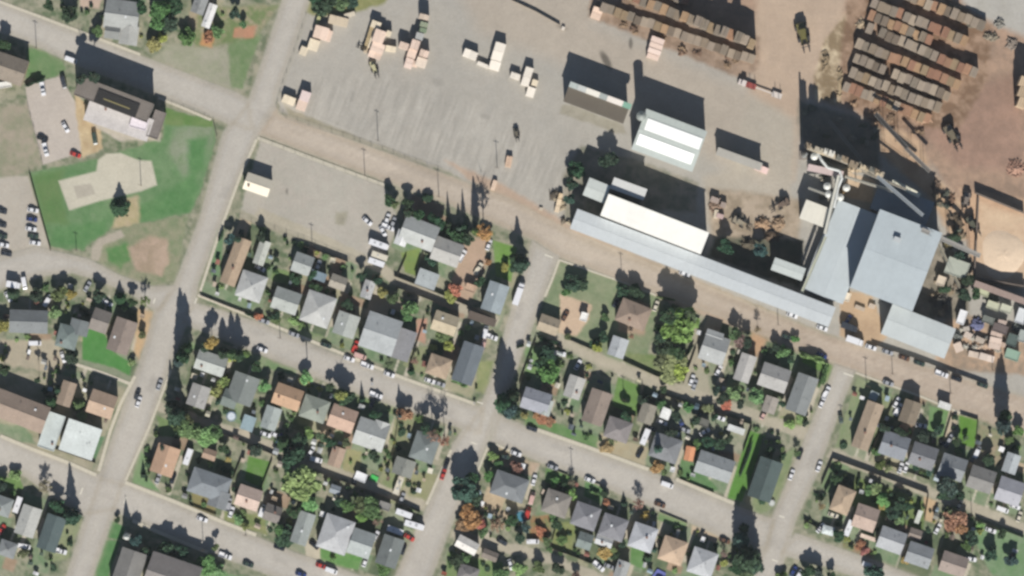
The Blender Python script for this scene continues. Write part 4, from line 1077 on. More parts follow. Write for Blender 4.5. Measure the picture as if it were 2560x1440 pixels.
# ------------------------------------------------------------------ yard machines
def loader(u, v, rot, rgb, look, sc=1.0, name='wheel_loader', cat='wheel loader'):
    o = thing(name, u, v, rot, look, cat); o.scale = (sc,) * 3
    c = mat(rgb, 'paint'); k = mat((40,40,42), 'plain')
    add('body', MB().loft([(-2.6, .9, .8, .7, 1.7), (-2.4, 1.1, 1.0, .6, 2.1), (-.4, 1.1, 1.0, .6, 2.1), (-.3, .9, .8, .6, 1.4), (1.4, .8, .7, .6, 1.3)]), c, o)
    add('cab', MB().loft([(-.9, .75, .6, 2.0, 3.2), (.5, .75, .6, 1.4, 3.2)]), mat((40,44,48), 'glass'), o)
    add('cab_roof', MB().box(-1.0, .55, -.72, .72, 3.2, 3.32), c, o)
    mb = MB()
    for s in (-.6, .6): mb.tube((.8, s, 1.4), (3.2, s, 1.2), .13, .11, 6)
    add('lift_arm', mb, c, o)
    add('fork', MB().box(3.1, 3.25, -1.1, 1.1, .5, 2.1).box(3.25, 4.6, -.8, -.55, .5, .62).box(3.25, 4.6, .55, .8, .5, .62), k, o)
    w = MB().tube((0, -.3, 0), (0, .3, 0), .78, .78, 12).mesh('wheel')
    for x in (-1.7, 1.1):
        for y in (-1.15, 1.15): q = add('wheel', w, k, o); q.location = (x, y, .78)
    return o
loader(934, 168, 70, (196,190,150), 'forklift truck south of the tallest timber cluster'); loader(912, 121, 200, (90,80,60), 'forklift truck at the west side of the tallest timber cluster', .8)
loader(2006, 84, 75, (112,106,62), 'big dull yellow log loader on the open dirt', 1.7); loader(2378, 336, 60, (120,110,90), 'dark log loader on the red dirt below the pile rows', 1.6)
loader(1291, 333, 80, (110,104,90), 'small forklift alone between timber stacks', .8); loader(2416, 500, 100, (130,120,110), 'grey loader by the sawdust yard corner', 1.2)
loader(2430, 560, 60, (96,96,80), 'dark machine beside the west wall of the sawdust yard', 1.3); loader(1850, 555, 30, (160,150,130), 'pale loader among the debris heaps', 1.2)
loader(1955, 510, 150, (120,104,90), 'brown loader west of the cream shed', 1.2)
# log truck: cab and pole trailer
o = thing('log_truck', 1866, 210, 20, 'red and white log truck with a long pole trailer', 'log truck')
add('cab', MB().loft([(-3.4, 1.1, 1.0, .6, 1.6), (-3.2, 1.15, 1.05, .6, 1.9), (-2.0, 1.15, 1.05, .6, 1.9), (-1.9, 1.2, 1.1, .6, 3.0), (-.2, 1.2, 1.1, .6, 3.0)]), mat((226,214,206), 'paint'), o)
add('body', MB().box(0, 4, -1.1, 1.1, .9, 1.5), mat((160,84,76), 'paint'), o)
add('trailer_beam', MB().box(4, 15, -.25, .25, .9, 1.2).box(11, 15, -1.15, 1.15, 1.2, 1.35), mat((216,206,196), 'plain'), o)
mb = MB()
for x in (1.2, 3.4, 12, 14.2): mb.box(x - .1, x + .1, -1.2, -1.05, 1.2, 3.2).box(x - .1, x + .1, 1.05, 1.2, 1.2, 3.2)
add('stake', mb, mat((120,60,50), 'plain'), o)
w = MB().tube((0, -.15, 0), (0, .15, 0), .52, .52, 12).mesh('wheel')
for x in (-2.8, 1.2, 2.6, 11.6, 13.2):
    for y in (-1.0, 1.0): q = add('wheel', w, mat((40,40,42), 'plain'), o); q.location = (x, y, .52)

# debris heaps around the mill
def heap(u, v, rx, ry, h, rgb, look, seed, name='debris_heap', cat='debris heap'):
    rg = random.Random(seed); mb = MB()
    for i in range(34 if rx > 11 else 14):
        a = rg.uniform(0, 6.28); q = rg.uniform(0, 1) ** .6; x = math.cos(a) * rx * S * q; y = math.sin(a) * ry * S * q
        L = rg.uniform(.3, 1.0); b = rg.uniform(0, 3.14); z = h * (1 - q) * rg.uniform(.5, 1)
        mb.tube((x - math.cos(b) * L, y - math.sin(b) * L, z + .1), (x + math.cos(b) * L, y + math.sin(b) * L, z + rg.uniform(.1, .9)), rg.uniform(.15, .4), rg.uniform(.12, .35), 5)
    n = len(mb.v); k = 12
    mb.v.append((0, 0, h)); mb.v += [(math.cos(i*6.283/k) * rx * S * rg.uniform(.8, 1), math.sin(i*6.283/k) * ry * S * rg.uniform(.8, 1), 0) for i in range(k)]
    mb.f += [(n, n + 1 + i, n + 1 + (i + 1) % k) for i in range(k)]
    o = thing(name, u, v, 0, look, cat, mesh=mb, m=mat(rgb, 'wood'))
    return o
for i, (u, v, rx, ry, h, rgb, lk) in enumerate([(1905,560,22,16,2.0,(176,146,116),'brown bark heap west of the cream shed'), (1945,560,18,18,1.6,(160,136,110),'brown bark heap nearest the cream shed'), (1845,545,18,12,1.4,(170,160,140),'ring of scrap north of the shaded yard'),
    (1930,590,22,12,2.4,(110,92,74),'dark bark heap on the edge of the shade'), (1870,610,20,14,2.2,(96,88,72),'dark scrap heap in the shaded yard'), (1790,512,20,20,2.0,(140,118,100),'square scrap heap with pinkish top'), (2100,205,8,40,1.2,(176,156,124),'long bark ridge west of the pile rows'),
    (2065,150,10,30,1.2,(150,132,104),'bark ridge farther west of the pile rows'), (2152,60,10,16,1.4,(200,180,150),'pale bark heap at the north-west of the pile rows'), (2310,300,22,8,1.0,(190,156,128),'low bark heap below the pile rows'),
    (2395,560,14,30,1.8,(120,104,84),'dark bark heap west of the sawdust yard'), (2375,610,18,14,1.8,(120,110,76),'mossy bark heap north of the flat grey-green roof'), (2340,470,10,30,1.4,(128,108,90),'bark ridge along the sorting buildings'), (2130,425,30,6,1.0,(196,176,148),'pale bark strip below the tall sorting building'),
    (2445,812,18,18,2.2,(104,108,140),'blue tarpaulin scrap heap among the containers'), (2460,862,22,18,1.6,(196,170,146),'pale scrap heap between timber stacks'), (2395,840,14,14,1.4,(120,124,120),'grey scrap heap beside the wing'), (2545,820,14,14,1.4,(110,116,110),'grey scrap heap by the east edge'),
    (2350,750,26,20,2.4,(96,92,84),'dark scrap heap in the shade of the largest roof'), (2380,500,8,20,1.2,(150,120,96),'thin bark ridge by the red dirt road'), (2480,745,20,10,1.6,(80,86,78),'dark scrap strip below the brown roof'), (1385,488,12,12,1.2,(110,100,86),'small dark scrap heap by the mill entrance'), (2440,62,26,8,1.4,(130,124,108),'grey scrap ridge above the pile rows'),(2478,92,20,10,1.4,(140,130,112),'grey scrap ridge north-east of the pile rows'),(2500,60,12,12,1.0,(150,146,136),'low grey scrap heap by the top edge road'),(2530,110,14,16,1.0,(140,128,116),'low brown scrap heap by the top edge road'),(2380,18,30,8,1.4,(126,116,100),'brown scrap ridge at the top edge'),(2540,420,26,20,1.6,(168,132,112),'low red bark heap near the east edge')]):
    heap(u, v, rx, ry, h, rgb, lk, i)

# loose scrap and bark about the mill, each heap its own
rq = random.Random(15)
for poly, n, cols, ph in [([(2330,430),(2430,560),(2432,700),(2400,780),(2330,790),(2300,720),(2360,600)], 26, [(120,106,88),(100,104,90),(150,134,110),(86,92,80),(168,150,124)], 'between the largest roof and the sawdust yard'),
    ([(2385,800),(2560,830),(2556,900),(2400,890)], 14, [(200,184,166),(176,172,160),(130,130,124),(212,190,168)], 'in the scrap yard at the east edge'),
    ([(2110,250),(2330,320),(2300,345),(2200,320),(2090,262)], 9, [(140,116,92),(168,140,112)], 'below the timber pile rows'), ([(2020,378),(2090,398),(2085,425),(2020,405)], 7, [(206,206,200),(150,150,146),(110,112,108)], 'around the white ducts'),
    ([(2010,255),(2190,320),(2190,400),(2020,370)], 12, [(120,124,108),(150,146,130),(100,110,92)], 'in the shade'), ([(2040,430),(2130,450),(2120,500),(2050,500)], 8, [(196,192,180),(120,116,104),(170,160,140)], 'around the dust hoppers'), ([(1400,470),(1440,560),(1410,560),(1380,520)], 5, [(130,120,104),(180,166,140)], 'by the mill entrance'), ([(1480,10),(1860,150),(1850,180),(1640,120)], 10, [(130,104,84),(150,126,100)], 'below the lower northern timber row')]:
    A = np.array(poly, float); got = 0
    while got < n:
        u = rq.uniform(A[:,0].min(), A[:,0].max()); v = rq.uniform(A[:,1].min(), A[:,1].max())
        if poly_sd(np.array([[u, v]]), poly)[0] < 0: continue
        co = rq.choice(cols); rr_ = rq.uniform(5, 11)
        heap(u, v, rr_, rq.uniform(4, 8), rq.uniform(.6, 1.8), co, ('small ' if rr_ < 7 else 'wide ' if rr_ > 9.5 else '') + ('pale' if co[0] > 190 else 'grey' if co[0] - co[2] < 22 else 'tan' if co[0] > 145 else 'brown') + ' scrap heap', 200 + got + int(u))
        got += 1
# ------------------------------------------------------------------ houses
GY=(176,178,173); LGY=(204,203,198); DGY=(134,135,136); VD=(100,110,110); TN=(190,162,130); ORG=(222,178,140)
H = house
# north-west corner and park side
H(306,38,86,74,'gx',(176,178,174),3.6,'grey gabled house with rear wing','N',8,wing=[(24,48,42,44,'gy',(190,190,184)),(-18,44,34,34,'gx',(150,152,148))])
H(500,12,34,48,'gy',(160,162,160),3.2,'small grey house','N',20)
H(524,40,22,62,'gy',(248,246,242),3.0,'narrow white-roofed house','N',20)
H(12,168,112,66,'gx',(158,142,122),5.4,'brown and cream gabled house','P',19)
H(12,212,34,15,'flat',(236,236,230),2.4,'small white-roofed hut','P',-8,name='shed',cat='shed',bits=False)
hall = H(288,250,196,50,'flat',(136,128,120),9.9,'tall dark flat-roofed hall','P',21,name='hall',cat='hall')
add('recess_shade', MB().box(-44*S, 66*S, -24*S, 12*S, 11.2, 11.6), mat((30,28,26), 'plain'), hall); add('ridge_panel', MB().box(-24*S, 46*S, -9*S, -6.5*S, 11.6, 11.8), mat((160,150,104), 'metal'), hall)  # flat black slab on the roof, painted as the dark of a recess
H(392,312,30,70,'flat',(140,132,126),5,'brown-grey east wing of the tall hall','P',19,name='building',cat='building',bits=False)
H(298,300,168,58,'shed',(214,208,204),4,'low pinkish grey porch roof','P',19,name='porch_building',cat='building',pitch=3)
H(349,308,43,30,'flat',(246,236,242),6,'square white roof box','P',15,name='roof_box',cat='building',bits=False)
# around the bright lawn
H(73,804,96,58,'gx',(140,144,144),3.4,'grey gabled house with long ridge','WL',2)
H(170,842,52,58,'hip',(134,146,142),3.2,'dark green-grey house','WL',15,wing=[(22,-30,44,34,'gy',(130,136,136))])
H(252,802,46,56,'gx',(150,142,134),3.2,'brown-grey house','WL',19)
H(306,840,56,86,'gy',(156,142,132),3.4,'long brown-grey house','WL',19)
H(40,1022,166,70,'gx',(176,150,128),5.2,'very long tan gabled building','WL',21)
H(168,984,36,62,'gy',(176,150,124),4.6,'narrow tan house','WL',18)
H(256,1010,66,60,'gx',(206,170,138),4.8,'square tan gabled house','WL',19)
H(130,1078,44,92,'flat',(216,224,220),3.6,'white flat-roofed half building','WL',19)
H(203,1098,88,82,'shed',(226,232,228),5.6,'big white flat-roofed building','WL',19,pitch=3)
# gravel lot row
H(645,462,66,44,'gx',(240,230,208),4.6,'cream metal shed at the gravel lot','C1',19,name='lot_shed',cat='shed',rk='metal')
H(590,654,40,122,'gy',(192,162,128),3.8,'long narrow brown building','C1',21)
H(655,632,28,62,'gy',(200,202,192),3.0,'narrow pale grey house','C1',19)
H(757,660,48,50,'gx',(180,184,180),3.4,'small square grey house','C1',20)
H(846,706,42,34,'gx',(176,168,154),3.0,'small weathered garage','C1',20,name='garage',cat='garage')
H(796,690,40,22,'shed',(122,138,148),3.0,'shaded blue-grey lean-to','C1',20,name='lean_to',cat='shed',bits=False)
H(920,724,28,46,'gy',(196,196,194),3.2,'narrow white-ended garage','C1',19,name='garage',cat='garage')
H(1048,584,90,66,'gx',(196,198,194),5.0,'big pale house','C1',21,wing=[(-36,26,26,34,'gy',(242,242,240))])
H(1118,630,72,60,'gx',(190,188,182),4.0,'square grey house','C1',20)
H(1068,698,52,42,'shed',(178,184,184),3.2,'small grey garage','C1',20,pitch=5,name='garage',cat='garage')
H(1238,744,52,74,'gy',(164,174,178),4.2,'pale-sloped blue-grey house','C1',19)
H(1176,720,26,20,'flat',(206,176,150),2.6,'tiny tan shed','C1',19,name='shed',cat='shed',bits=False)
# row above central street, west
H(629,716,66,68,'hip',(200,201,198),3.4,'pale grey house','D1',19)
H(716,752,66,56,'gx',(184,188,182),3.4,'grey gabled house','D1',19)
H(796,773,74,80,'hip',(200,200,196),3.8,'large pale grey house','D1',19)
H(866,812,56,58,'gy',(186,190,184),3.4,'grey-green house','D1',19)
H(952,834,88,92,'gx',(186,190,190),4.6,'biggest grey and white house','D1',19,pitch=16)
H(1010,862,46,78,'shed',(150,150,152),3.0,'dark grey lean-to house','D1',19,pitch=3)
H(1113,808,62,50,'gx',(208,188,150),3.2,'square sand-coloured garage','D1',19,name='garage',cat='garage')
H(1097,916,56,52,'hip',(190,162,130),3.4,'tan hipped house','D1',19)
H(1170,908,54,102,'gy',(120,128,134),5.8,'tall slate-grey house','D1',19)
H(1205,797,72,20,'shed',(100,90,82),3.0,'dark brown carport','D1',19,name='carport',cat='carport',bits=False)  # narrow dark brown strip of roof on low walls
# row below central street, west
H(528,908,76,50,'gx',(196,200,194),3.4,'mottled pale grey house','D2',19)
H(497,990,48,56,'gy',(178,176,172),3.4,'small grey house','D2',19)
H(608,972,66,74,'gy',(138,144,140),4.2,'dark grey-green house','D2',20,wing=[(-22,34,34,40,'gx',(128,138,132))])
H(621,1058,32,38,'shed',(156,176,182),2.8,'small pale blue shed','D2',19,name='shed',cat='shed',bits=False,pitch=4)
H(678,1045,40,58,'gy',(178,186,182),3.2,'small grey outbuilding','D2',19)
H(720,992,70,54,'gx',(214,166,124),3.8,'orange-tan gabled house','D2',20)
H(787,1022,66,58,'hip',(160,166,154),3.4,'grey-green house','D2',19)
H(857,1046,66,58,'gx',(216,174,146),3.6,'pinkish tan house','D2',20)
H(928,1086,78,70,'gx',(194,196,192),4.0,'pale grey step-roofed house','D2',19,wing=[(18,-20,34,36,'gy',(204,206,202))])
H(1062,1118,62,70,'hip',(134,142,140),4.0,'dark slate house','D2',19)
H(1010,1168,52,44,'gy',(152,154,146),3.2,'small dark garage','D2',19,name='garage',cat='garage')
# row above bottom street, west
H(414,1150,58,74,'gy',(216,168,130),3.8,'orange-tan house','F1',19)
H(524,1136,34,26,'gx',(184,150,122),2.6,'little brown shed','F1',19,name='shed',cat='shed',bits=False)
H(524,1212,100,64,'hip',(144,150,154),3.8,'wide dark slate house','F1',19,wing=[(34,26,44,40,'gy',(140,144,146))])
H(622,1244,60,54,'gx',(222,190,170),3.4,'pinkish house','F1',19)
H(682,1283,42,42,'gx',(140,134,128),3.2,'small brown-grey house','F1',19)
H(758,1320,42,82,'gy',(166,172,168),3.8,'narrow grey house','F1',19)
H(840,1335,76,88,'hip',(198,199,200),4.2,'large pale hipped house','F1',19)
H(904,1358,58,66,'gx',(180,186,184),3.6,'grey house joined to a paler neighbour','F1',19)
H(975,1378,54,76,'gy',(128,134,132),3.8,'dark charcoal house','F1',19)
H(838,1224,26,22,'gx',(160,168,174),2.6,'small blue-grey shed','F1',19,name='shed',cat='shed',bits=False)
H(842,1142,34,50,'gy',(196,162,134),3.0,'tan outbuilding','F1',19,name='garage',cat='garage')
H(962,1265,30,20,'flat',(150,148,144),2.6,'flat grey shed','F1',19,name='shed',cat='shed',bits=False)
H(902,1192,30,22,'flat',(255,255,255),2.6,'brilliant white shed roof','F1',22,name='shed',cat='shed',bits=False)
# south-west corner
H(6,1264,50,48,'hip',(156,162,160),3.6,'grey house','SW',19)
H(72,1302,50,76,'gy',(198,198,192),4.2,'pale grey house','SW',19)
H(130,1332,50,90,'gy',(98,112,112),4.2,'dark green-grey house','SW',19)
H(20,1372,44,40,'hip',(150,154,154),3.2,'small grey house','SW',19)
H(322,1428,66,110,'gy',(140,138,134),6,'dark church wing','SW',19,name='church_wing',cat='church')
H(432,1442,130,96,'gx',(150,144,140),7.5,'broad dark church roof','SW',19,name='church',cat='church')
# below mill road
H(1460,792,18,22,'flat',(255,253,246),2.6,'white cube hut on the pale slab','G1',17,name='hut',cat='hut',bits=False)
H(1372,812,52,42,'gx',(190,170,138),3.0,'tan garage','G1',20,name='garage',cat='garage')
H(1583,786,78,60,'hip',(168,142,120),5.0,'brown house','G1',22)
H(1545,868,42,50,'gy',(196,200,202),3.4,'pale grey garage','G1',19,name='garage',cat='garage')
H(1785,872,64,70,'gx',(184,186,184),3.6,'grey and white house','G1',19,wing=[(-10,-30,40,22,'gx',(200,202,200))])
H(1862,920,40,70,'gy',(198,195,190),3.6,'narrow pale house','G1',19)
H(1935,944,72,60,'gx',(184,182,178),3.6,'wide grey house','G1',19)
H(2004,985,54,98,'gy',(150,154,153),4.4,'long slate-grey house','G1',20)
H(1925,1012,34,42,'gy',(176,168,158),3.0,'small brown-grey garage','G1',19,name='garage',cat='garage')
# above central street, east
H(1436,968,42,56,'gy',(198,196,190),3.4,'pale grey house','G2',19)
H(1340,1002,70,54,'gx',(170,172,180),3.8,'half-shaded grey house','G2',18,wing=[(28,8,26,36,'gy',(190,196,190))])
H(1492,1018,54,86,'gy',(160,140,124),4.0,'brown house','G2',19)
H(1545,1074,62,54,'hip',(150,144,142),3.8,'dark grey house','G2',19)
H(1617,1034,38,50,'gy',(160,154,140),3.2,'tan-grey garage','G2',19,name='garage',cat='garage')
H(1664,1034,24,28,'shed',(246,246,242),2.6,'small white shed','G2',22,pitch=3,name='shed',cat='shed',bits=False)
H(1664,1120,72,62,'hip',(140,142,144),3.8,'grey hipped house','G2',19)
H(1786,1166,92,58,'gx',(172,176,176),4.0,'wide grey and white house','G2',19)
H(1840,1074,44,16,'shed',(222,224,220),2.6,'long white lean-to','G2',19,pitch=3,name='shed',cat='shed',bits=False)
H(1724,1134,24,36,'gy',(255,160,104),3.2,'bright orange-roofed shed','G2',12,name='shed',cat='shed',bits=False)
H(1912,1198,60,104,'gy',(94,108,106),5.6,'dark teal house','G2',19,pitch=26)
H(1758,1056,30,20,'flat',(120,120,112),2.6,'small dark shed','G2',19,name='shed',cat='shed',bits=False)
# below central street, east
H(1274,1216,86,62,'hip',(136,140,142),3.8,'wide dark slate house','I1',19)
H(1391,1258,64,60,'hip',(152,146,138),3.8,'brown-grey hipped house','I1',19)
H(1464,1290,64,60,'hip',(146,146,150),3.8,'dark grey hipped house','I1',19)
H(1533,1318,64,58,'hip',(146,146,150),3.8,'charcoal hipped house','I1',19)
H(1607,1343,62,64,'hip',(200,202,206),3.8,'pale blue-grey hipped house','I1',19)
H(1682,1376,62,62,'hip',(216,180,144),3.8,'tan hipped house','I1',19)
H(1756,1406,64,66,'hip',(202,204,206),3.8,'whitish hipped house','I1',19)
H(1462,1352,38,40,'gx',(138,148,144),3.0,'green-grey garage','I1',19,name='garage',cat='garage')
H(1168,1362,56,32,'gx',(244,240,232),3.4,'white-roofed mobile home','I1',28)
H(1225,1388,40,24,'gx',(144,134,124),3.0,'brown shed','I1',22,name='shed',cat='shed',bits=False)
H(1170,1434,50,40,'hip',(140,136,134),3.4,'grey-brown house','I1',19)
H(1554,1424,32,46,'gy',(178,180,178),3.2,'grey garage','I1',19,name='garage',cat='garage')
H(1510,1352,44,26,'gx',(204,206,206),2.8,'pale low garage','I1',19,name='garage',cat='garage')
# east corner block
H(2168,1064,44,122,'gy',(186,160,130),4.2,'very long brown house','J1',20)
H(2184,990,22,22,'flat',(180,192,192),2.8,'pale blue box shed','J1',24,name='shed',cat='shed',bits=False)
H(2274,1030,44,58,'gy',(148,130,106),4.6,'olive-brown house','J1',19)
H(2361,1014,32,17,'shed',(226,226,220),3.4,'small white-roofed shed','J1',19,pitch=4,name='shed',cat='shed',bits=False)
H(2235,1114,68,60,'gx',(150,154,160),4.0,'blue-grey house','J1',19)
H(2307,1140,64,58,'gx',(140,141,144),4.0,'dark grey house','J1',19)
H(2380,1168,64,58,'gx',(154,158,160),4.0,'mid grey house','J1',19)
H(2452,1198,64,58,'gx',(148,146,142),4.0,'brownish grey house','J1',19)
H(2523,1228,64,62,'gx',(182,182,188),4.0,'pale lilac-grey house','J1',19)
H(2527,1158,36,50,'gy',(186,192,194),3.4,'pale grey garage','J1',19,name='garage',cat='garage')
H(2106,1250,48,66,'hip',(196,166,132),4.0,'tan hipped house','K1',22)
H(2163,1294,58,60,'gx',(200,170,150),3.8,'pink-brown house','K1',19)
H(2228,1350,66,56,'gx',(184,186,188),3.8,'grey and white house','K1',20)
H(2297,1387,64,54,'gx',(160,164,166),3.8,'mid grey house','K1',19)
H(2383,1410,66,52,'gx',(172,152,138),3.8,'brown-grey house','K1',19)
H(2288,1336,32,28,'gx',(160,142,128),2.8,'small brown shed','K1',19,name='shed',cat='shed',bits=False)
H(2070,1326,30,22,'hip',(226,234,232),2.6,'small white-roofed shed','K1',16,name='shed',cat='shed',bits=False)
H(2170,1344,40,10,'shed',(222,192,168),2.4,'thin tan porch roof','K1',19,name='porch_roof',cat='porch',bits=False)
H(2296,1292,12,34,'shed',(196,200,190),2.4,'thin pale shed roof','K1',19,name='shed',cat='shed',bits=False)

# mown yards and drives beside each house, then the ground itself
ry = random.Random(21); DIR = {'D1': 1, 'D2': -1, 'F1': 1, 'G2': 1, 'I1': -1, 'J1': 1, 'K1': 1, 'C1': 1, 'G1': 1, 'WL': -1, 'SW': -1, 'N': 1}
auto = []
for t in THINGS:
    if t['row'] in DIR and t['cat'] in ('house', 'garage'):
        hh = [h for h in HOUSES if h[5] is t['o']][0]; (u, v, w, d, rot, _) = hh; s_ = DIR[t['row']]
        cr, sr = math.cos(R(rot)), math.sin(R(rot))
        def L2(x, y): return (u + x * cr - y * sr, v + x * sr + y * cr)
        def rect(x0, x1, y0, y1): return [L2(x0, y0), L2(x1, y0), L2(x1, y1), L2(x0, y1)]
        auto.append((rect(-w/2 - 9, w/2 + 9, s_ * d/2 * .6, s_ * (d/2 + ry.uniform(20, 36))), ry.choice([LAWN, DULL, LAWN, LAWN, DARKG, DRY]), 4, .9))
        auto.append((rect(-w/2 - 9, w/2 * ry.uniform(0, 1.2), -s_ * d/2 * .6, -s_ * (d/2 + ry.uniform(30, 58))), ry.choice([LAWN, DARKG, DULL, DARKG, BROWN, LAWN, TAN]), 5, 1.2))
        auto.append((rect(0, w/2 + 9, -s_ * d/2, -s_ * (d/2 + ry.uniform(18, 50))), ry.choice([DARKG, LAWN, DARKG, LAWN, DRY, BROWN]), 4, 1.1))
        if ry.random() < .6: auto.append((rect(w/2 + 1, w/2 + 11, -s_ * d * .3, s_ * (d/2 + 44)), ((196,188,170), (184,176,158)), 3, .4))
        if ry.random() < .5: auto.append((rect(-3, 2, s_ * d/2, s_ * (d/2 + 40)), ((200,194,178), (190,184,166)), 2, .3))
LAYERS[0:0] = auto
make_ground()
make_roads()

# church spire
o = thing('church_tower', 318, 1340, 19, 'small square church tower with a pale spire', 'church tower')
add('wall', MB().box(-1.3, 1.3, -1.3, 1.3, 0, 6.5), mat((150,146,140), 'plain'), o)
add('spire', MB().cyl(0, 0, 6.5, 12.0, 1.4, .05, 8), mat((224,226,220), 'metal'), o); add('cross', MB().box(-.05,.05,-.05,.05,12,13).box(-.35,.35,-.05,.05,12.5,12.6), mat((210,210,210), 'plain'), o)

# ------------------------------------------------------------------ vehicles
AV, CS = 19.5, -70
def V(u, v, rot, kind='car', c='w', row=None, **k): return vehicle(u, v, rot, kind, c, row, **k)
VROW = {
 'cp': 'fenced side of the car park', 'cq': 'western edge of the car park', 'hallcp': 'hall car park', 'ws': 'west cross street', 'cs': 'central street', 'mr': 'mill road by the mill wing', 'mf': 'strip along the long mill roof', 'es': 'east cross street', 'gl': 'gravel lot', 'bs': 'bottom street', 'ms': 'middle cross street',
}
for (u, v, c) in ((82,525,'w'),(79,548,'b'),(77,572,'w'),(82,590,'g'),(87,607,'w')): V(u, v, 10, 'car', c, 'cp')
for (u, v, c) in ((3,528,'d'),(2,562,'d'),(4,590,'g'),(8,612,'w'),(15,634,'d')): V(u, v, 12, 'car', c, 'cq')
V(34,712,10,'truck','w','cq',lscale=.6); V(60,708,80,'van','w','cq')
for (u, v, k, c, r) in ((106,222,'pickup','w',80),(158,206,'van','d',75),(163,318,'car','w',60),(106,346,'car','k',20),(113,374,'pickup','w',75),(188,386,'car','r',20),(236,346,'van','g',80)): V(u, v, r, k, c, 'hallcp')
V(177,149,20,'van','w',extra='bright')
V(346,1005,CS,'car','w','ws'); V(343,986,CS,'car','d','ws'); V(398,962,CS,'car','s','ws')
for (u, v, c, k) in ((655,874,'w','car'),(735,836,'s','car'),(815,863,'g','car'),(660,803,'s','car'),(873,897,'w','car'),(918,914,'w','pickup'),(973,936,'w','car'),(1075,952,'w','car'),(940,988,'w','pickup'),(900,890,'p','van'),(1330,1072,'d','car'),(1290,1134,'w','car'),(1382,1168,'s','car'),(1475,1200,'w','car'),(1668,1212,'w','van'),(1812,1352,'n','car')): V(u, v, AV, k, c, 'cs')
V(888,868,CS,'pickup','r')
for (u, v, c, k) in ((1981,788,'w','car'),(2056,820,'w','car'),(1712,684,'w','car')): V(u, v, AV, k, c, 'mf')
for (u, v, c, k) in ((2137,852,'w','truck'),(2178,868,'w','car'),(2220,880,'s','car'),(2261,895,'n','car'),(2299,908,'g','car'),(2355,935,'w','pickup'),(2392,947,'k','car'),(2457,963,'g','car'),(2221,958,'s','car'),(2124,818,'d','truck'),(1968,842,'g','car')): V(u, v, AV, k, c, 'mr', lscale=.75 if k == 'truck' else 1)
V(2055,888,30,'car','b'); V(2066,982,-65,'pickup','w','es'); V(2056,1006,-65,'car','w','es'); V(2000,1136,CS,'car','k','es'); V(1979,1187,CS,'car','w','es'); V(2048,1166,CS,'car','w','es'); V(2102,1045,80,'car','g','es')
V(1116,1160,CS,'car','k','ms'); V(1108,1186,CS,'car','r','ms'); V(1023,1344,30,'car','r','ms'); V(1008,1374,CS,'car','k','ms'); V(1297,734,-71,'truck','w','ms',extra='long')
V(1110,848+3,CS,'car','w') if False else None
for (u, v, r, k, c) in ((918,553,40,'car','w'),(968,547,-70,'car','w'),(983,556,-70,'car','s'),(970,568,20,'pickup','w'),(957,578,60,'car','w'),(947,611,AV,'motorhome','w'),(949,640,AV,'trailer','c'),(941,656,AV,'trailer','w')): V(u, v, r, k, c, 'gl')
for (u, v, c, k, r) in ((505,1298,'w','car',AV),(655+0,1277,'w','van',CS)): V(u, v, r, k, c)
for (u, v, c, k) in ((563,1390,'w','pickup'),(620,1411,'g','car'),(698,1369,'k','car'),(803,1415,'r','car'),(828,1427,'w','van'),(752,1436,'b','car')): V(u, v, AV, k, c, 'bs')
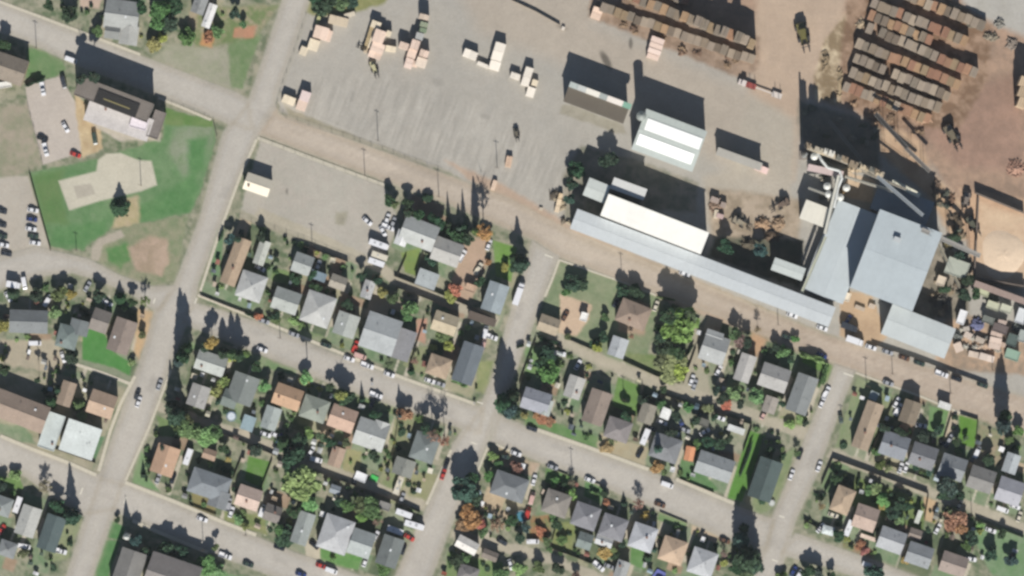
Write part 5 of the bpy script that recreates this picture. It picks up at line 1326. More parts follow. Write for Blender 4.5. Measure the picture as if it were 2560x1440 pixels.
# drive-ways and yards
for (u, v, r, k, c) in [(1228,842,20,'pickup','w'),(1213,830,-75,'van','w'),(1208,862,-75,'van','p'),(87,858,0,'van','w'),(118,752,-60,'van','w'),(268,757,30,'car','w'),(157,893,70,'car','w'),(650,670,30,'car','w'),(795,664,-70,'car','w'),(1260,1142,10,'car','g'),
    (470,1142,-70,'trailer','w'),(572,1262,-80,'pickup','s'),(997,1212,-70,'motorhome','c'),(790,1149,15,'van','w'),(778,1128,-60,'car','w'),(785,1363,40,'car','k'),(913,1404,-70,'car','w'),(1010,1284,20,'trailer','w'),(1036,1313,17,'motorhome','w'),(988,1326,20,'trailer','w'),(939,1340,-60,'car','w'),
    (44,1262,-70,'trailer','w'),(60,1366,10,'van','w'),(150,1378,15,'pickup','w'),(4,1324,-60,'car','r'),(1155,640,-60,'pickup','w'),(1222,612,-70,'car','w'),(1196,672,-60,'pickup','c'),(1335,1200,-75,'car','w'),(1330,1246,-75,'van','p'),(1319,1284,-73,'van','r'),
    (1613,1092,-68,'trailer','w'),(1655,1056,20,'car','w'),(1628,1070,30,'car','k'),(1700,1052,60,'car','b'),(1712,1075,20,'car','s'),(1740,1030,40,'pickup','g'),(1762,1080,-30,'car','w'),(1800,1045,20,'car','w'),(1797,926,-60,'car','w'),(1730,950,-70,'car','w'),(1737,962,-70,'car','s'),(1910,1036,-60,'car','p'),(1445,912,-60,'car','w'),(1640,765,-70,'car','c'),(1398,884,10,'pickup','w'),
    (1497,1416,40,'pickup','w'),(1524,1416,20,'car','s'),(1332,1354,0,'van','w'),(1276,1412,70,'car','w'),(1652,1446,20,'car','b'),(1413,790,-60,'car','n'),(1255,1355,30,'car','d'),
    (2242,1006,-60,'car','w'),(2246,1024,-60,'pickup','w'),(2304,1064,10,'car','w'),(2443,1131,-65,'van','w'),(2252,1170,-70,'car','w'),(2266,1168,-70,'car','w'),(2122,1320,-68,'trailer','w'),(2052,1320,-50,'car','w'),(2084,1288,20,'car','c'),(2507,1274,20,'van','w'),(2538,1266,20,'car','w'),(2549,1292,-70,'car','c'),(2171,1413,20,'van','w'),(1984,1428,-60,'car','b'),(1997,1440,-60,'van','w'),(2400,1262,-60,'car','c'),(2345,1322,-60,'car','w'),(2478,1326,20,'car','w'),(2428,1300+98,10,'car','w'),(2360,1110,40,'car','k'),(2375,1098,-60,'car','s'),(2228,1300,20,'car','t'),(690,1088,20,'car','w'),(700,1096,-60,'car','b'),(664,1086,20,'car','w'),(578,1280,-70,'car','w'),(930,1008,-70,'car','d'),(1540,756,-60,'car','d'),(2120,800,-60,'car','b'),(1600,1132,-60,'car','k'),(888,1200,-70,'car','k'),(20,742,60,'car','w'),(218,716,-60,'car','s'),(395,1196,-70,'car','s'),(432,1196,-70,'car','k'),(1005,1245,-70,'car','s'),(1100,1020-60,AV,'car','s'),(1650,1262,AV,'car','n')]:
    V(u, v, r, k, c)

# ------------------------------------------------------------------ trees
T = tree
for a in [
 (400,38,30,'round','green',9),(425,60,20,'round','dark',8),(468,92,20,'round','green',6),(385,112,17,'round','yellow',5),(402,96,14,'round','yellow',4),(175,36,19,'round','dark',7),(122,16,14,'round','dark',6),(590,34,15,'round','dark',7),(545,78,16,'round','green',5),(522,92,13,'round','rust',3.5),(245,76,15,'round','olive',5),(356,20,14,'round','dark',7),(440,10,24,'round','dark',9),(608,60,10,'round','green',4),
 (208,200,12,'round','dark',13),(240,196,13,'round','dark',14.5),(12,112,15,'round','dark',7),(300,520,21,'cone','dark',8),(812,14,26,'round','dark',7),(852,8,18,'round','green',6),(788,-4,16,'round','dark',7),(880,4,16,'round','dark',5),
 # west
 (32,735,16,'cone','dark',7),(150,735,18,'round','olive',6),(178,738,14,'round','yellow',5),(92,738,16,'round','dark',6),(248,742,17,'round','dark',7),(300,748,14,'cone','dark',6),(332,758,12,'round','dark',6),(362,752,13,'bare','olive',7),(140,782,17,'round','light',5),(5,812,18,'round','yellow',6),(178,893,16,'round','dark',5),(355,836,10,'round','olive',4),
 (128,1005,15,'cone','dark',13),(148,975,12,'cone','dark',10),(196,1012,15,'cone','green',8),(205,1040,12,'round','light',4),(330,906,10,'round','light',3),(12,926,16,'round','dark',8),(98,950,8,'round','dark',9),
 (40,1190,16,'round','light',4),(112,1218,17,'bare','brown',7),(180,1292,20,'cone','dark',17),(145,1262,18,'round','dark',7),(8,1215,14,'round','dark',6),(60,1385,12,'round','olive',4),
 # north side of lot row
 (975,500,15,'round','dark',6),(985,512,12,'round','olive',5),(1068,494,12,'round','dark',3),(1022,532,16,'round','dark',7),(1048,540,14,'round','dark',7),(1020,510,13,'round','dark',6),(1092,556,18,'round','dark',6),(1078,542,10,'round','dark',5),(1122,562,8,'cone','dark',10.5),(1160,568,9,'cone','dark',12),(1148,572,12,'cone','blue',8),(1140,592,22,'round','dark',6),(1172,596,16,'round','dark',6),(1210,582,20,'bare','gold',15),(1190,580,8,'column','olive',17),(1216,590,16,'round','gold',5),
 (1298,660,22,'cone','dark',15),(1288,645,12,'round','dark',8),(1140,722,17,'round','rust',5),(1126,742,14,'round','yellow',4),(1262,668,10,'round','yellow',3),(1078,652,14,'round','dark',5),(1200,705,12,'round','dark',4),(1222,655,9,'round','rust',3),(600,598,14,'round','dark',6),(652,594,13,'round','dark',6),(575,598,12,'round','blue',6),(690,648,8,'round','dark',3),(778,685,14,'round','dark',5),(790,720,14,'round','dark',5),(740,668+30,16,'round','dark',4),(905,692,12,'round','dark',6),(940,700,14,'round','dark',5),(955,733,14,'round','yellow',4),(982,745,14,'round','olive',5),(1026,772,19,'round','green',6),(1018,792,12,'round','green',5),(1112,838,18,'round','green',4.5),(690,800,10,'cone','green',7),(735,800,13,'round','light',4),(974,912,10,'round','green',5),(1036,900,10,'bare','brown',6),(1028,930,8,'cone','dark',5),(645,790,10,'round','rust',2.5),(690,790,10,'round','dark',6),(1122,865,12,'round','yellow',3),(870,760,16,'round','dark',6),
 # poplars and conifers
 (458,892,14,'column','dark',21),(468,872,12,'column','dark',17),(448,905,10,'column','blue',15),(530,856,15,'round','gold',9),(516,868,13,'round','dark',6),(560,884,12,'column','dark',11),(582,886,11,'column','olive',13),(598,890,11,'column','dark',13),(616,884,9,'round','olive',5),(585,892,15,'round','yellow',4),(640,918,14,'round','dark',6),(770,942,17,'round','light',15),(762,948,14,'round','yellow',6),(664,966,16,'round','light',6),(862,996,24,'round','dark',8),(852,986,14,'round','yellow',9),(905,1000,7,'cone','dark',6),(825,968,10,'round','dark',5),(1012,1036,17,'round','rust',6),(1000,1040,10,'cone','blue',10),(1082,1086,15,'bare','brown',13),(1112,1100,15,'bare','brown',13),(1066,1072,13,'round','dark',8),(1095,1078,12,'round','olive',7),(940,1040,14,'round','dark',6),(1050,1046,12,'bare','olive',5),
 (444,1040,24,'cone','dark',20),(430,1020,16,'cone','dark',15),(545,975,17,'round','yellow',5),(560,955,14,'round','light',5),(548,1000,12,'round','dark',5),(475,1075,26,'round','green',7),(515,1092,24,'round','light',6),(540,1078,16,'round','green',6),(470,1050,13,'round','olive',6),(560,1122,12,'round','dark',5),(410,1120,10,'round','dark',6),(374,1160,11,'cone','dark',6),(358,1188,7,'cone','dark',5),(570,1148,8,'round','gold',3),(640,1125,15,'round','dark',6),
 (755,1208,40,'round','light',11),(775,1262,18,'round','light',7),(722,1192,18,'round','light',8),(728,1138,30,'round','dark',10),(710,1108,20,'cone','dark',10),(745,1105,20,'round','dark',7),(825,1108,14,'round','dark',6),(770,1084,14,'round','light',5),(805,1092,12,'round','green',5),(865,1108,12,'round','olive',5),
 (925,1275,30,'round','olive',8),(900,1262,17,'round','olive',6),(870,1268,18,'round','green',6),(903,1298,13,'round','light',4),(945,1300,13,'bare','brown',6),(850,1255,12,'round','dark',5),(712,1342,25,'round','dark',6),(700,1325,12,'round','green',6),(735,1280,18,'round','dark',8),(958,1420,22,'round','green',5),(935,1140,14,'round','dark',6),(832,1396,7,'cone','green',5),(595,1300,12,'round','light',3),(612,1318,10,'round','light',3),(520,1408,26,'round','green',7),(545,1425,18,'round','light',5),(540,1368,8,'round','green',5),(293,1300,7,'round','dark',3),(415,1375,22,'round','dark',8),(450,1380,18,'round','dark',7),(340,1350,14,'round','blue',8),(368,1374,14,'round','dark',7),
 # middle block
 (1698,812,42,'round','lime',13),(1672,790,20,'round','dark',13),(1722,790,18,'round','green',12),(1660,866,22,'round','dark',7),(1690,880,18,'round','dark',7),(1682,918,34,'round','light',5.5),(1700,925,22,'round','yellow',6),(1650,900,16,'round','olive',6),(1652,840,14,'round','dark',7),
 (1432,708,20,'round','dark',5),(1455,712,15,'round','dark',5),(1415,730,10,'round','green',4),(1555,728,16,'round','dark',6),(1590,728,18,'round','dark',6),(1562,755,12,'round','dark',6),(1512,795,11,'round','green',3.5),(1492,860,16,'round','dark',5),(1495,870,13,'round','yellow',6),(1510,842,12,'round','dark',5),(1420,842,8,'round','olive',2.5),(1578,842,7,'bare','brown',4),(1372,882,20,'round','dark',6),(1372,928,25,'round','green',7),(1352,905,14,'round','dark',6),(1262,1008,20,'column','dark',20),(1272,1022,18,'column','blue',16),(1280,990,14,'column','dark',15),(1285,1030,16,'round','dark',7),
 (1850,848,19,'bare','brown',8),(1836,836,14,'round','olive',7),(1868,856,12,'round','dark',6),(1895,822,9,'bare','brown',6),(1836,984,20,'round','light',6),(1890,990,18,'round','light',6),(1806,996,14,'round','dark',6),(1788,976,12,'round','dark',5),(1815,1012,13,'round','rust',3),(1850,1010,10,'round','dark',5),(1956,878,17,'round','green',5),(1938,868,12,'round','dark',5),(1976,900,10,'round','dark',5),(1988,842+6,9,'round','green',3),
 (1610,1002,16,'round','dark',5),(1650,1010,12,'round','green',4),(1690,1040,12,'round','dark',5),(1720,1020,14,'round','green',4),(1742,1050,12,'round','dark',5),(1770,1020,12,'round','light',3.5),(1784,1042,10,'round','dark',4),(1676,1080,14,'round','dark',6),(1645,1122,17,'cone','blue',12),(1645,1168,17,'round','gold',5),(1660,1180,8,'round','olive',4),(1770,1104,14,'round','dark',5),(1745,1112,12,'round','green',4),(1800,1110,14,'round','dark',5),(1822,1098,10,'round','dark',4),(1530,1100,12,'bare','olive',5),(1516,1118,16,'round','gold',2.2),(1480,1048,10,'round','dark',5),(1565,1040,12,'round','dark',7),(1660,960+12,10,'round','dark',4),
 (1868,1398,26,'column','dark',22),(1882,1412,24,'cone','dark',17),(1852,1350,16,'column','blue',14),(1860,1322,11,'cone','dark',12),(1906,1252,9,'cone','dark',8),(1838,1422,18,'round','dark',6),(1862,1430,22,'round','green',6),(1925,1130,12,'round','dark',6),
 (1356,1046,15,'round','orange',2.2),(1376,1052,14,'round','orange',2.2),(1340,1040,10,'round','rust',2),(1312,1040,10,'round','yellow',3),
 (1160,1222,30,'round','blue',11),(1180,1200,18,'round','dark',9),(1182,1246,20,'round','dark',8),(1178,1290,26,'round','orange',9),(1160,1310,18,'round','orange',5),(1200,1305,14,'round','rust',5),(1290,1172,16,'round','orange',4),(1232,1142,13,'round','light',4),(1245,1160,11,'round','green',4),(1222,1190,12,'round','green',5),(1432,1236,16,'bare','light',6),(1388,1205,12,'round','green',3),(1408,1215,12,'round','dark',3),(1428,1206,9,'bare','brown',5),(1516,1255,8,'round','rust',4),(1510,1235,9,'round','dark',4),(1560,1260,8,'cone','dark',4),(1597,1258,14,'bare','brown',7),(1612,1288,13,'bare','gold',3),(1386,1292,12,'round','green',5),(1392,1310,14,'round','dark',6),(1352,1326,14,'round','rust',3),(1316,1318,12,'round','blue',5),(1300,1345,12,'round','dark',5),(1368,1352,12,'round','olive',4),(1405,1350,12,'round','olive',3),(1512,1382,16,'round','gold',5),(1530,1375,12,'round','light',4),(1540,1392,12,'round','dark',4),(1555,1360,10,'round','dark',4),(1620,1395,10,'cone','dark',5),(1635,1375,7,'cone','blue',5),(1145,1402,20,'round','dark',6),(1165,1395,14,'round','green',5),(1250,1430,18,'round','green',6),(1300,1425,18,'round','light',5),(1345,1420,16,'round','green',5),(1395,1422,14,'round','dark',5),(1440,1440,10,'round','brown',4),(1205,1330,14,'round','olive',4),(1280,1300,14,'round','dark',5),(1240,1312,18,'bare','brown',6),(1810,1385,10,'bare','brown',5),
 # east
 (2506,1062,15,'column','blue',20),(2512,1040,12,'column','dark',19),(2500,1078,10,'bare','blue',14),(2366,1212,26,'round','blue',12),(2360,1235,22,'round','dark',9),(2386,1302,28,'round','orange',9),(2380,1285,18,'round','olive',8),(2398,1318,16,'round','rust',7),(2172,1228,14,'round','green',4),(2190,1222,14,'round','light',4),(2208,1250,16,'round','light',5),(2205,1265,10,'round','yellow',3),(2232,1282,16,'round','dark',5),(2252,1302,14,'round','light',4),(2248,1262,18,'round','dark',6),(2270,1268,12,'round','dark',5),(2092,1200,14,'round','dark',5),(2098,1330+8,16,'round','dark',6),(2052,1265,10,'bare','brown',5),(2150,1362,12,'round','rust',3),(2160,1376,12,'round','rust',3),(2262,1400,12,'round','gold',3),(2415,1365,14,'round','olive',5),(2430,1345,16,'round','dark',6),(2505,1335,11,'round','dark',4),(2450,1310,10,'round','light',3),(2480,1385,18,'round','dark',6),(2530,1400,18,'round','blue',6),(2400,1240,10,'round','dark',4),  # dark crowns north of the big orange tree, added as its shadow
 (2020,1428,16,'round','dark',6),(2046,1432,14,'round','blue',6),(2075,1440,12,'round','dark',5),(2186,1436,22,'round','blue',6),(1955,1445,16,'brown' and 'round','olive',4),(2004,1048,12,'round','light',3),(1975,1062,12,'round','light',3),(2014,1058,8,'round','dark',4),(1955,1010,8,'round','dark',4),(2250,1085,16,'round','dark',6),(2310,1092,16,'round','dark',6),(2350,1072,12,'round','dark',5),(2210,1070,12,'round','dark',6),(2390,1105,12,'round','dark',5),(2412,1095,8,'round','green',3),(2470,1150,14,'round','dark',6),(2545,1075,14,'round','green',5),(2520,1050+50,12,'round','olive',4),(2340,1082,10,'round','blue',4),(2192,1130,12,'round','olive',4),(2290,1168,8,'round','dark',3),(2325,1178,10,'round','blue',4),(2200,1162,12,'round','olive',4),(2222,1172,9,'round','light',3),(1990,1132,10,'bare','olive',5),
 # shaded trees at the mill
 (1440,425,20,'round','dark',6),(1520,400,20,'round','dark',8),(1428,462,16,'round','dark',8),(1425,500,14,'round','blue',7),(1812,620,20,'round','dark',8),(1900,625,16,'round','blue',7),(2385,590,15,'round','dark',6),(2398,640,12,'round','dark',5),(2420,700,14,'round','dark',6),(2440,735,12,'round','dark',5),(2360,720,14,'round','dark',5),(2410,740,16,'round','dark',6),(2108,475,10,'bare','brown',5),
 ]: T(*a)

# clipped hedges, each a run of dense leaves
for (a, b, w, h, c) in [((63,214),(112,196),9,2.6,'dark'),((1128,948),(1172,962),16,2.4,'green'),((2000,884),(2072,908),13,3.0,'light'),((2068,912),(2050,972),12,2.6,'green'),((1395,860),(1340,842),10,2.4,'dark'),((660,788),(700,806),7,2.0,'dark'),((1888,1090),(1846,1200),7,2.4,'dark'),((1600,1020),(1602,1044),8,2,'dark'),((232,1085),(222,1140),8,2,'dark'),((1365,1192),(1420,1212),8,2.0,'green'),((1470,1226),(1502,1238),8,2.0,'green'),((2085,1190),(2060,1232),6,2.2,'dark'),((2150,1190),(2140,1220),6,2,'dark'),((560,575),(545,605),8,2.4,'dark'),((640,795),(610,782),6,1.6,'dark'),((2190,1060),(2170,1135),7,2.2,'dark'),((1710,900),(1735,860),6,2,'dark'),((450,1110),(440,1160),6,2,'dark'),((1290,870),(1310,862),6,2,'dark'),((1690,700+50),(1640,742),6,1.8,'olive')]:
    L = math.dist(a, b); ang = math.degrees(math.atan2(b[1]-a[1], b[0]-a[0]))
    shrub((a[0]+b[0])/2, (a[1]+b[1])/2, L/2/.95, w/2*1.3, c, h, ang, name='hedge', look='clipped ' + TC[c][0] + ' hedge')

# yard shrubs along the lot lines
def clear(u, v, r):
    for (hu, hv, w, d, rot, _) in HOUSES:
        dx, dy = u - hu, v - hv; c, s = math.cos(R(rot)), math.sin(R(rot))
        x = dx * c + dy * s; y = -dx * s + dy * c
        if abs(x) < w/2 + r and abs(y) < d/2 + r: return False
    for (a, b) in VEH:
        if math.dist((a, b), (u, v)) < r + 13: return False
    return True
road_polys = [p for _, p in ROADS] + [ribbon(p, w) for p, w in ALLEYS] + [ribbon(p, w + 2) for p, w in WALKS]
BLOCKS = [[(520,590),(640,560),(950,690),(1120,760),(1235,810),(1210,985),(1190,1000),(860,880),(640,790),(510,725)],
 [(440,960),(480,890),(740,935),(1060,1050),(1180,1085),(1120,1180),(1060,1240),(1000,1340),(960,1430),(640,1330),(330,1195),(380,1080)],
 [(1330,850),(1420,850),(1700,990),(1990,1085),(1960,1180),(1910,1280),(1640,1170),(1320,1060),(1270,1010)],
 [(1640,740),(2080,910),(2030,1060),(1740,960),(1620,900)],
 [(1230,1120),(1600,1260),(1900,1380),(1880,1440),(1100,1440),(1150,1290)],
 [(2140,950),(2440,1050),(2556,1100),(2556,1420),(2200,1400),(2000,1320),(2060,1180)],
 [(0,730),(200,700),(370,770),(330,900),(240,1130),(0,1060)], [(0,1200),(210,1300),(160,1440),(0,1440)], [(150,0),(600,0),(560,60),(360,110),(150,60)]]
rs = random.Random(77); k = 0
for bl in BLOCKS:
    A = np.array(bl, float); area = 0
    for i in range(len(bl)): area += bl[i-1][0]*bl[i][1] - bl[i][0]*bl[i-1][1]
    want = int(abs(area) / 2 / 3900); got = tries = 0
    while got < want and tries < want * 30:
        tries += 1
        u = rs.uniform(A[:,0].min(), A[:,0].max()); v = rs.uniform(A[:,1].min(), A[:,1].max())
        r = rs.choice([4, 5, 6, 8, 9, 11])
        q = np.array([[u, v]])
        if fbm(q, 60, 300)[0] < .47: continue
        if any(poly_sd(q, L_[0])[0] > -r for L_ in LAYERS if L_[1] in (BRIGHT, LIME) or L_[1][0] in ((76,134,66),(96,138,58),(104,142,84),(92,140,56),(122,138,104),(92,136,58))): continue
        if poly_sd(q, bl)[0] < 4 or not clear(u, v, r + 2): continue
        if any(poly_sd(q, p)[0] > -r - 2 for p in road_polys): continue
        if any(math.dist((u, v), (a, b)) < rr * .8 + r for a, b, rr in TREES): continue
        shrub(u, v, r, r * rs.uniform(.7, 1.2), rs.choice(['green','dark','dark','olive','light','green','yellow']), rs.uniform(.8, 1.7), rs.uniform(0, 90), name='shrub'); got += 1

# small garden sheds, bins and boxes
for (u, v, w, d, rgb, h, lk) in [(1186,1008,6,6,(200,196,186),1.2,'small pale utility box'), (690,1128,14,16,(176,180,182),2.2,'small silver garden shed'), (785,1105,12,14,(226,226,224),2.2,'small white garden shed'), (590,1094,14,10,(120,96,84),2.2,'small brown garden shed'),
    (1400,884,16,8,(206,212,208),2.2,'long pale garden shed'), (1598,950,10,10,(200,190,150),2,'small cream garden shed'), (2340,1290,12,16,(150,150,140),2.2,'small grey garden shed'), (2342,1195,14,16,(190,202,208),2.2,'pale blue garden shed'), (1692,1085,14,12,(230,230,232),2.2,'small white garden shed'),
    (1742,1016,12,16,(90,110,120),2.2,'dark blue garden shed'), (700,1160,12,14,(190,176,160),2.2,'tan garden shed'), (930,960,6,6,(200,200,200),1.2,'small grey utility box'), (1060,1200,8,8,(214,196,170),1.8,'small tan garden box'), (1035,755,12,12,(90,90,96),2.2,'dark garden shed'), (462,1240,14,12,(150,150,148),2.2,'grey garden shed'), (880,985,0,0,(0,0,0),0,''),
    (1322,860,10,14,(204,208,204),2.2,'pale narrow garden shed'), (960,1395,12,12,(196,150,120),2.2,'small tan garden shed'), (2430,1150,12,12,(110,110,110),2.2,'dark grey garden shed'), (2200,1100-36,14,10,(96,100,110),2.2,'dark slate garden shed'), (520,1035,12,14,(196,190,160),2.2,'cream garden shed'), (110,905,14,12,(190,188,180),2.2,'pale garden shed')]:
    if w: house(u, v, w, d, 'gx' if w > 8 else 'flat', rgb, h, lk, None, 19, name='garden_shed', cat='shed', bits=False)
rg2 = random.Random(99)
for bl in BLOCKS[:8]:
    A = np.array(bl, float); area = 0
    for i in range(len(bl)): area += bl[i-1][0]*bl[i][1] - bl[i][0]*bl[i-1][1]
    want = int(abs(area) / 2 / 8500); got = tries = 0
    while got < want and tries < want * 40:
        tries += 1
        u = rg2.uniform(A[:,0].min(), A[:,0].max()); v = rg2.uniform(A[:,1].min(), A[:,1].max()); w = rg2.uniform(7, 16); d = rg2.uniform(7, 14); q = np.array([[u, v]])
        if poly_sd(q, bl)[0] < 6 or not clear(u, v, w * .6 + 1) or any(poly_sd(q, p)[0] > -w * .7 - 2 for p in road_polys): continue
        if any(math.dist((u, v), (a_, b_)) < rr * .7 + w * .5 for a_, b_, rr in TREES) or any(poly_sd(q, L_[0])[0] > -3 for L_ in LAYERS if L_[1] in (BRIGHT, LIME) or L_[1][0] in ((76,134,66),(96,138,58),(104,142,84),(92,140,56),(122,138,104),(92,136,58))): continue
        nm_, rgb = rg2.choice([('white', (232,232,230)), ('pale grey', (196,198,196)), ('tan', (186,166,142)), ('brown', (130,112,98)), ('slate', (108,116,122)), ('pale blue', (160,178,188)), ('rust red', (160,96,80)), ('cream', (220,212,188)), ('dark green', (84,100,88)), ('white', (236,236,236))])
        house(u, v, w, d, rg2.choice(['gx', 'gy', 'flat', 'shed']), rgb, rg2.uniform(1.6, 2.4), ('narrow ' if min(w, d) < 8.5 else '') + nm_ + ' garden shed', None, 19 + rg2.uniform(-5, 5), name='garden_shed', cat='shed', bits=False)
        got += 1
HOUSES_MAIN = [h for h in HOUSES if h[5]['category'] in ('house', 'garage', 'church', 'hall', 'building', 'industrial building', 'sawdust pile')]

# trampoline and playground court
def disc(u, v, r, z, rgb, rim, look, name, cat):
    o = thing(name, u, v, 0, look, cat)
    add('bed', MB().cyl(0, 0, z - .05, z, r * .82, r * .82, 20), mat(rgb, 'plain'), o)
    mb = MB(); n = 20
    for i in range(n): a, b = 2*math.pi*i/n, 2*math.pi*(i+1)/n; mb.tube((math.cos(a)*r, math.sin(a)*r, z), (math.cos(b)*r, math.sin(b)*r, z), .14, .14, 5)
    add('rim', mb, mat(rim, 'plain'), o)
    for i in range(5): a = 2*math.pi*i/5; add('leg', MB().tube((math.cos(a)*r, math.sin(a)*r, 0), (math.cos(a)*r, math.sin(a)*r, z), .05, .05, 5), mat((150,150,150), 'plain'), o)
disc(578, 1041, 1.9, .9, (206,216,226), (120,150,180), 'round pale blue trampoline in a back yard', 'trampoline', 'trampoline')
disc(1302, 1292, 2.4, 1.0, (70,130,150), (190,200,204), 'round above-ground blue pool by an orange tree', 'pool', 'pool')
disc(175, 830, 1.7, .9, (70,84,84), (110,120,120), 'dark round trampoline by the bright lawn', 'trampoline', 'trampoline')
disc(1930, 1258, 1.3, .9, (200,204,200), (160,164,160), 'small pale trampoline south of the dark teal house', 'trampoline', 'trampoline')
o = thing('tarpaulin', 934, 1196, 20, 'vivid green tarpaulin spread beside the brilliant white shed', 'tarpaulin', mesh=MB().slab([(-1.7,-1.1,.35),(1.6,-1.2,.3),(1.8,1.0,.4),(-1.2,1.4,.38)], .33), m=mat((70,190,90), 'plain'))
o = thing('tarpaulin', 1648, 1440, 20, 'blue tarpaulin heap at the bottom edge', 'tarpaulin', mesh=MB().slab([(-2.7,-1.6,.5),(2.6,-1.2,.6),(2.2,2.0,.5),(-1.6,2.4,.7)], .5), m=mat((96,104,170), 'plain'))

# ------------------------------------------------------------------ fences and poles
def fence(pts, h, rgb, look, step=2.4):
    wire = 'wire' in look or 'hall car park' in look or 'pavement' in look or 'gravel lot' in look and 'shaded' not in look
    o = thing('fence', pts[0][0], pts[0][1], 0, look, 'fence'); o0 = W(*pts[0]); o0.z = 0
    nm = 0
    for a, b in zip(pts[:-1], pts[1:]):
        A, B = W(*a) - o0, W(*b) - o0; L = (B - A).length; n = max(1, round(L / step)); d = (B - A) / L; s = Vector((-d.y, d.x, 0)) * .04
        ang = math.atan2(d.y, d.x)
        key = round(L / n, 1)
        me = MB()
        for j in range(5):
            x = key * (j / 5); me.box(x + .01, x + key / 5 - .01, -.03, .03, .05, h - (.04 if j % 2 else 0))
        if wire: me = MB().box(0, key, -.02, .02, h - .05, h).box(0, key, -.012, .012, h * .5, h * .5 + .03).box(0, key, -.012, .012, .1, .13)
        me = me.mesh('board_panel'); pm = MB().box(-.07, .07, -.07, .07, 0, h + .1).mesh('post')
        for i in range(n):
            q = add('wire_panel' if wire else 'board_panel', me, mat(rgb, 'wood'), o); q.location = A + d * (L * i / n); q.rotation_euler.z = ang
            if i % 2 == 0: q = add('post', pm, mat(rgb, 'wood'), o); q.location = A + d * (L * i / n)
FC = (120,108,94); FG = (150,150,144)
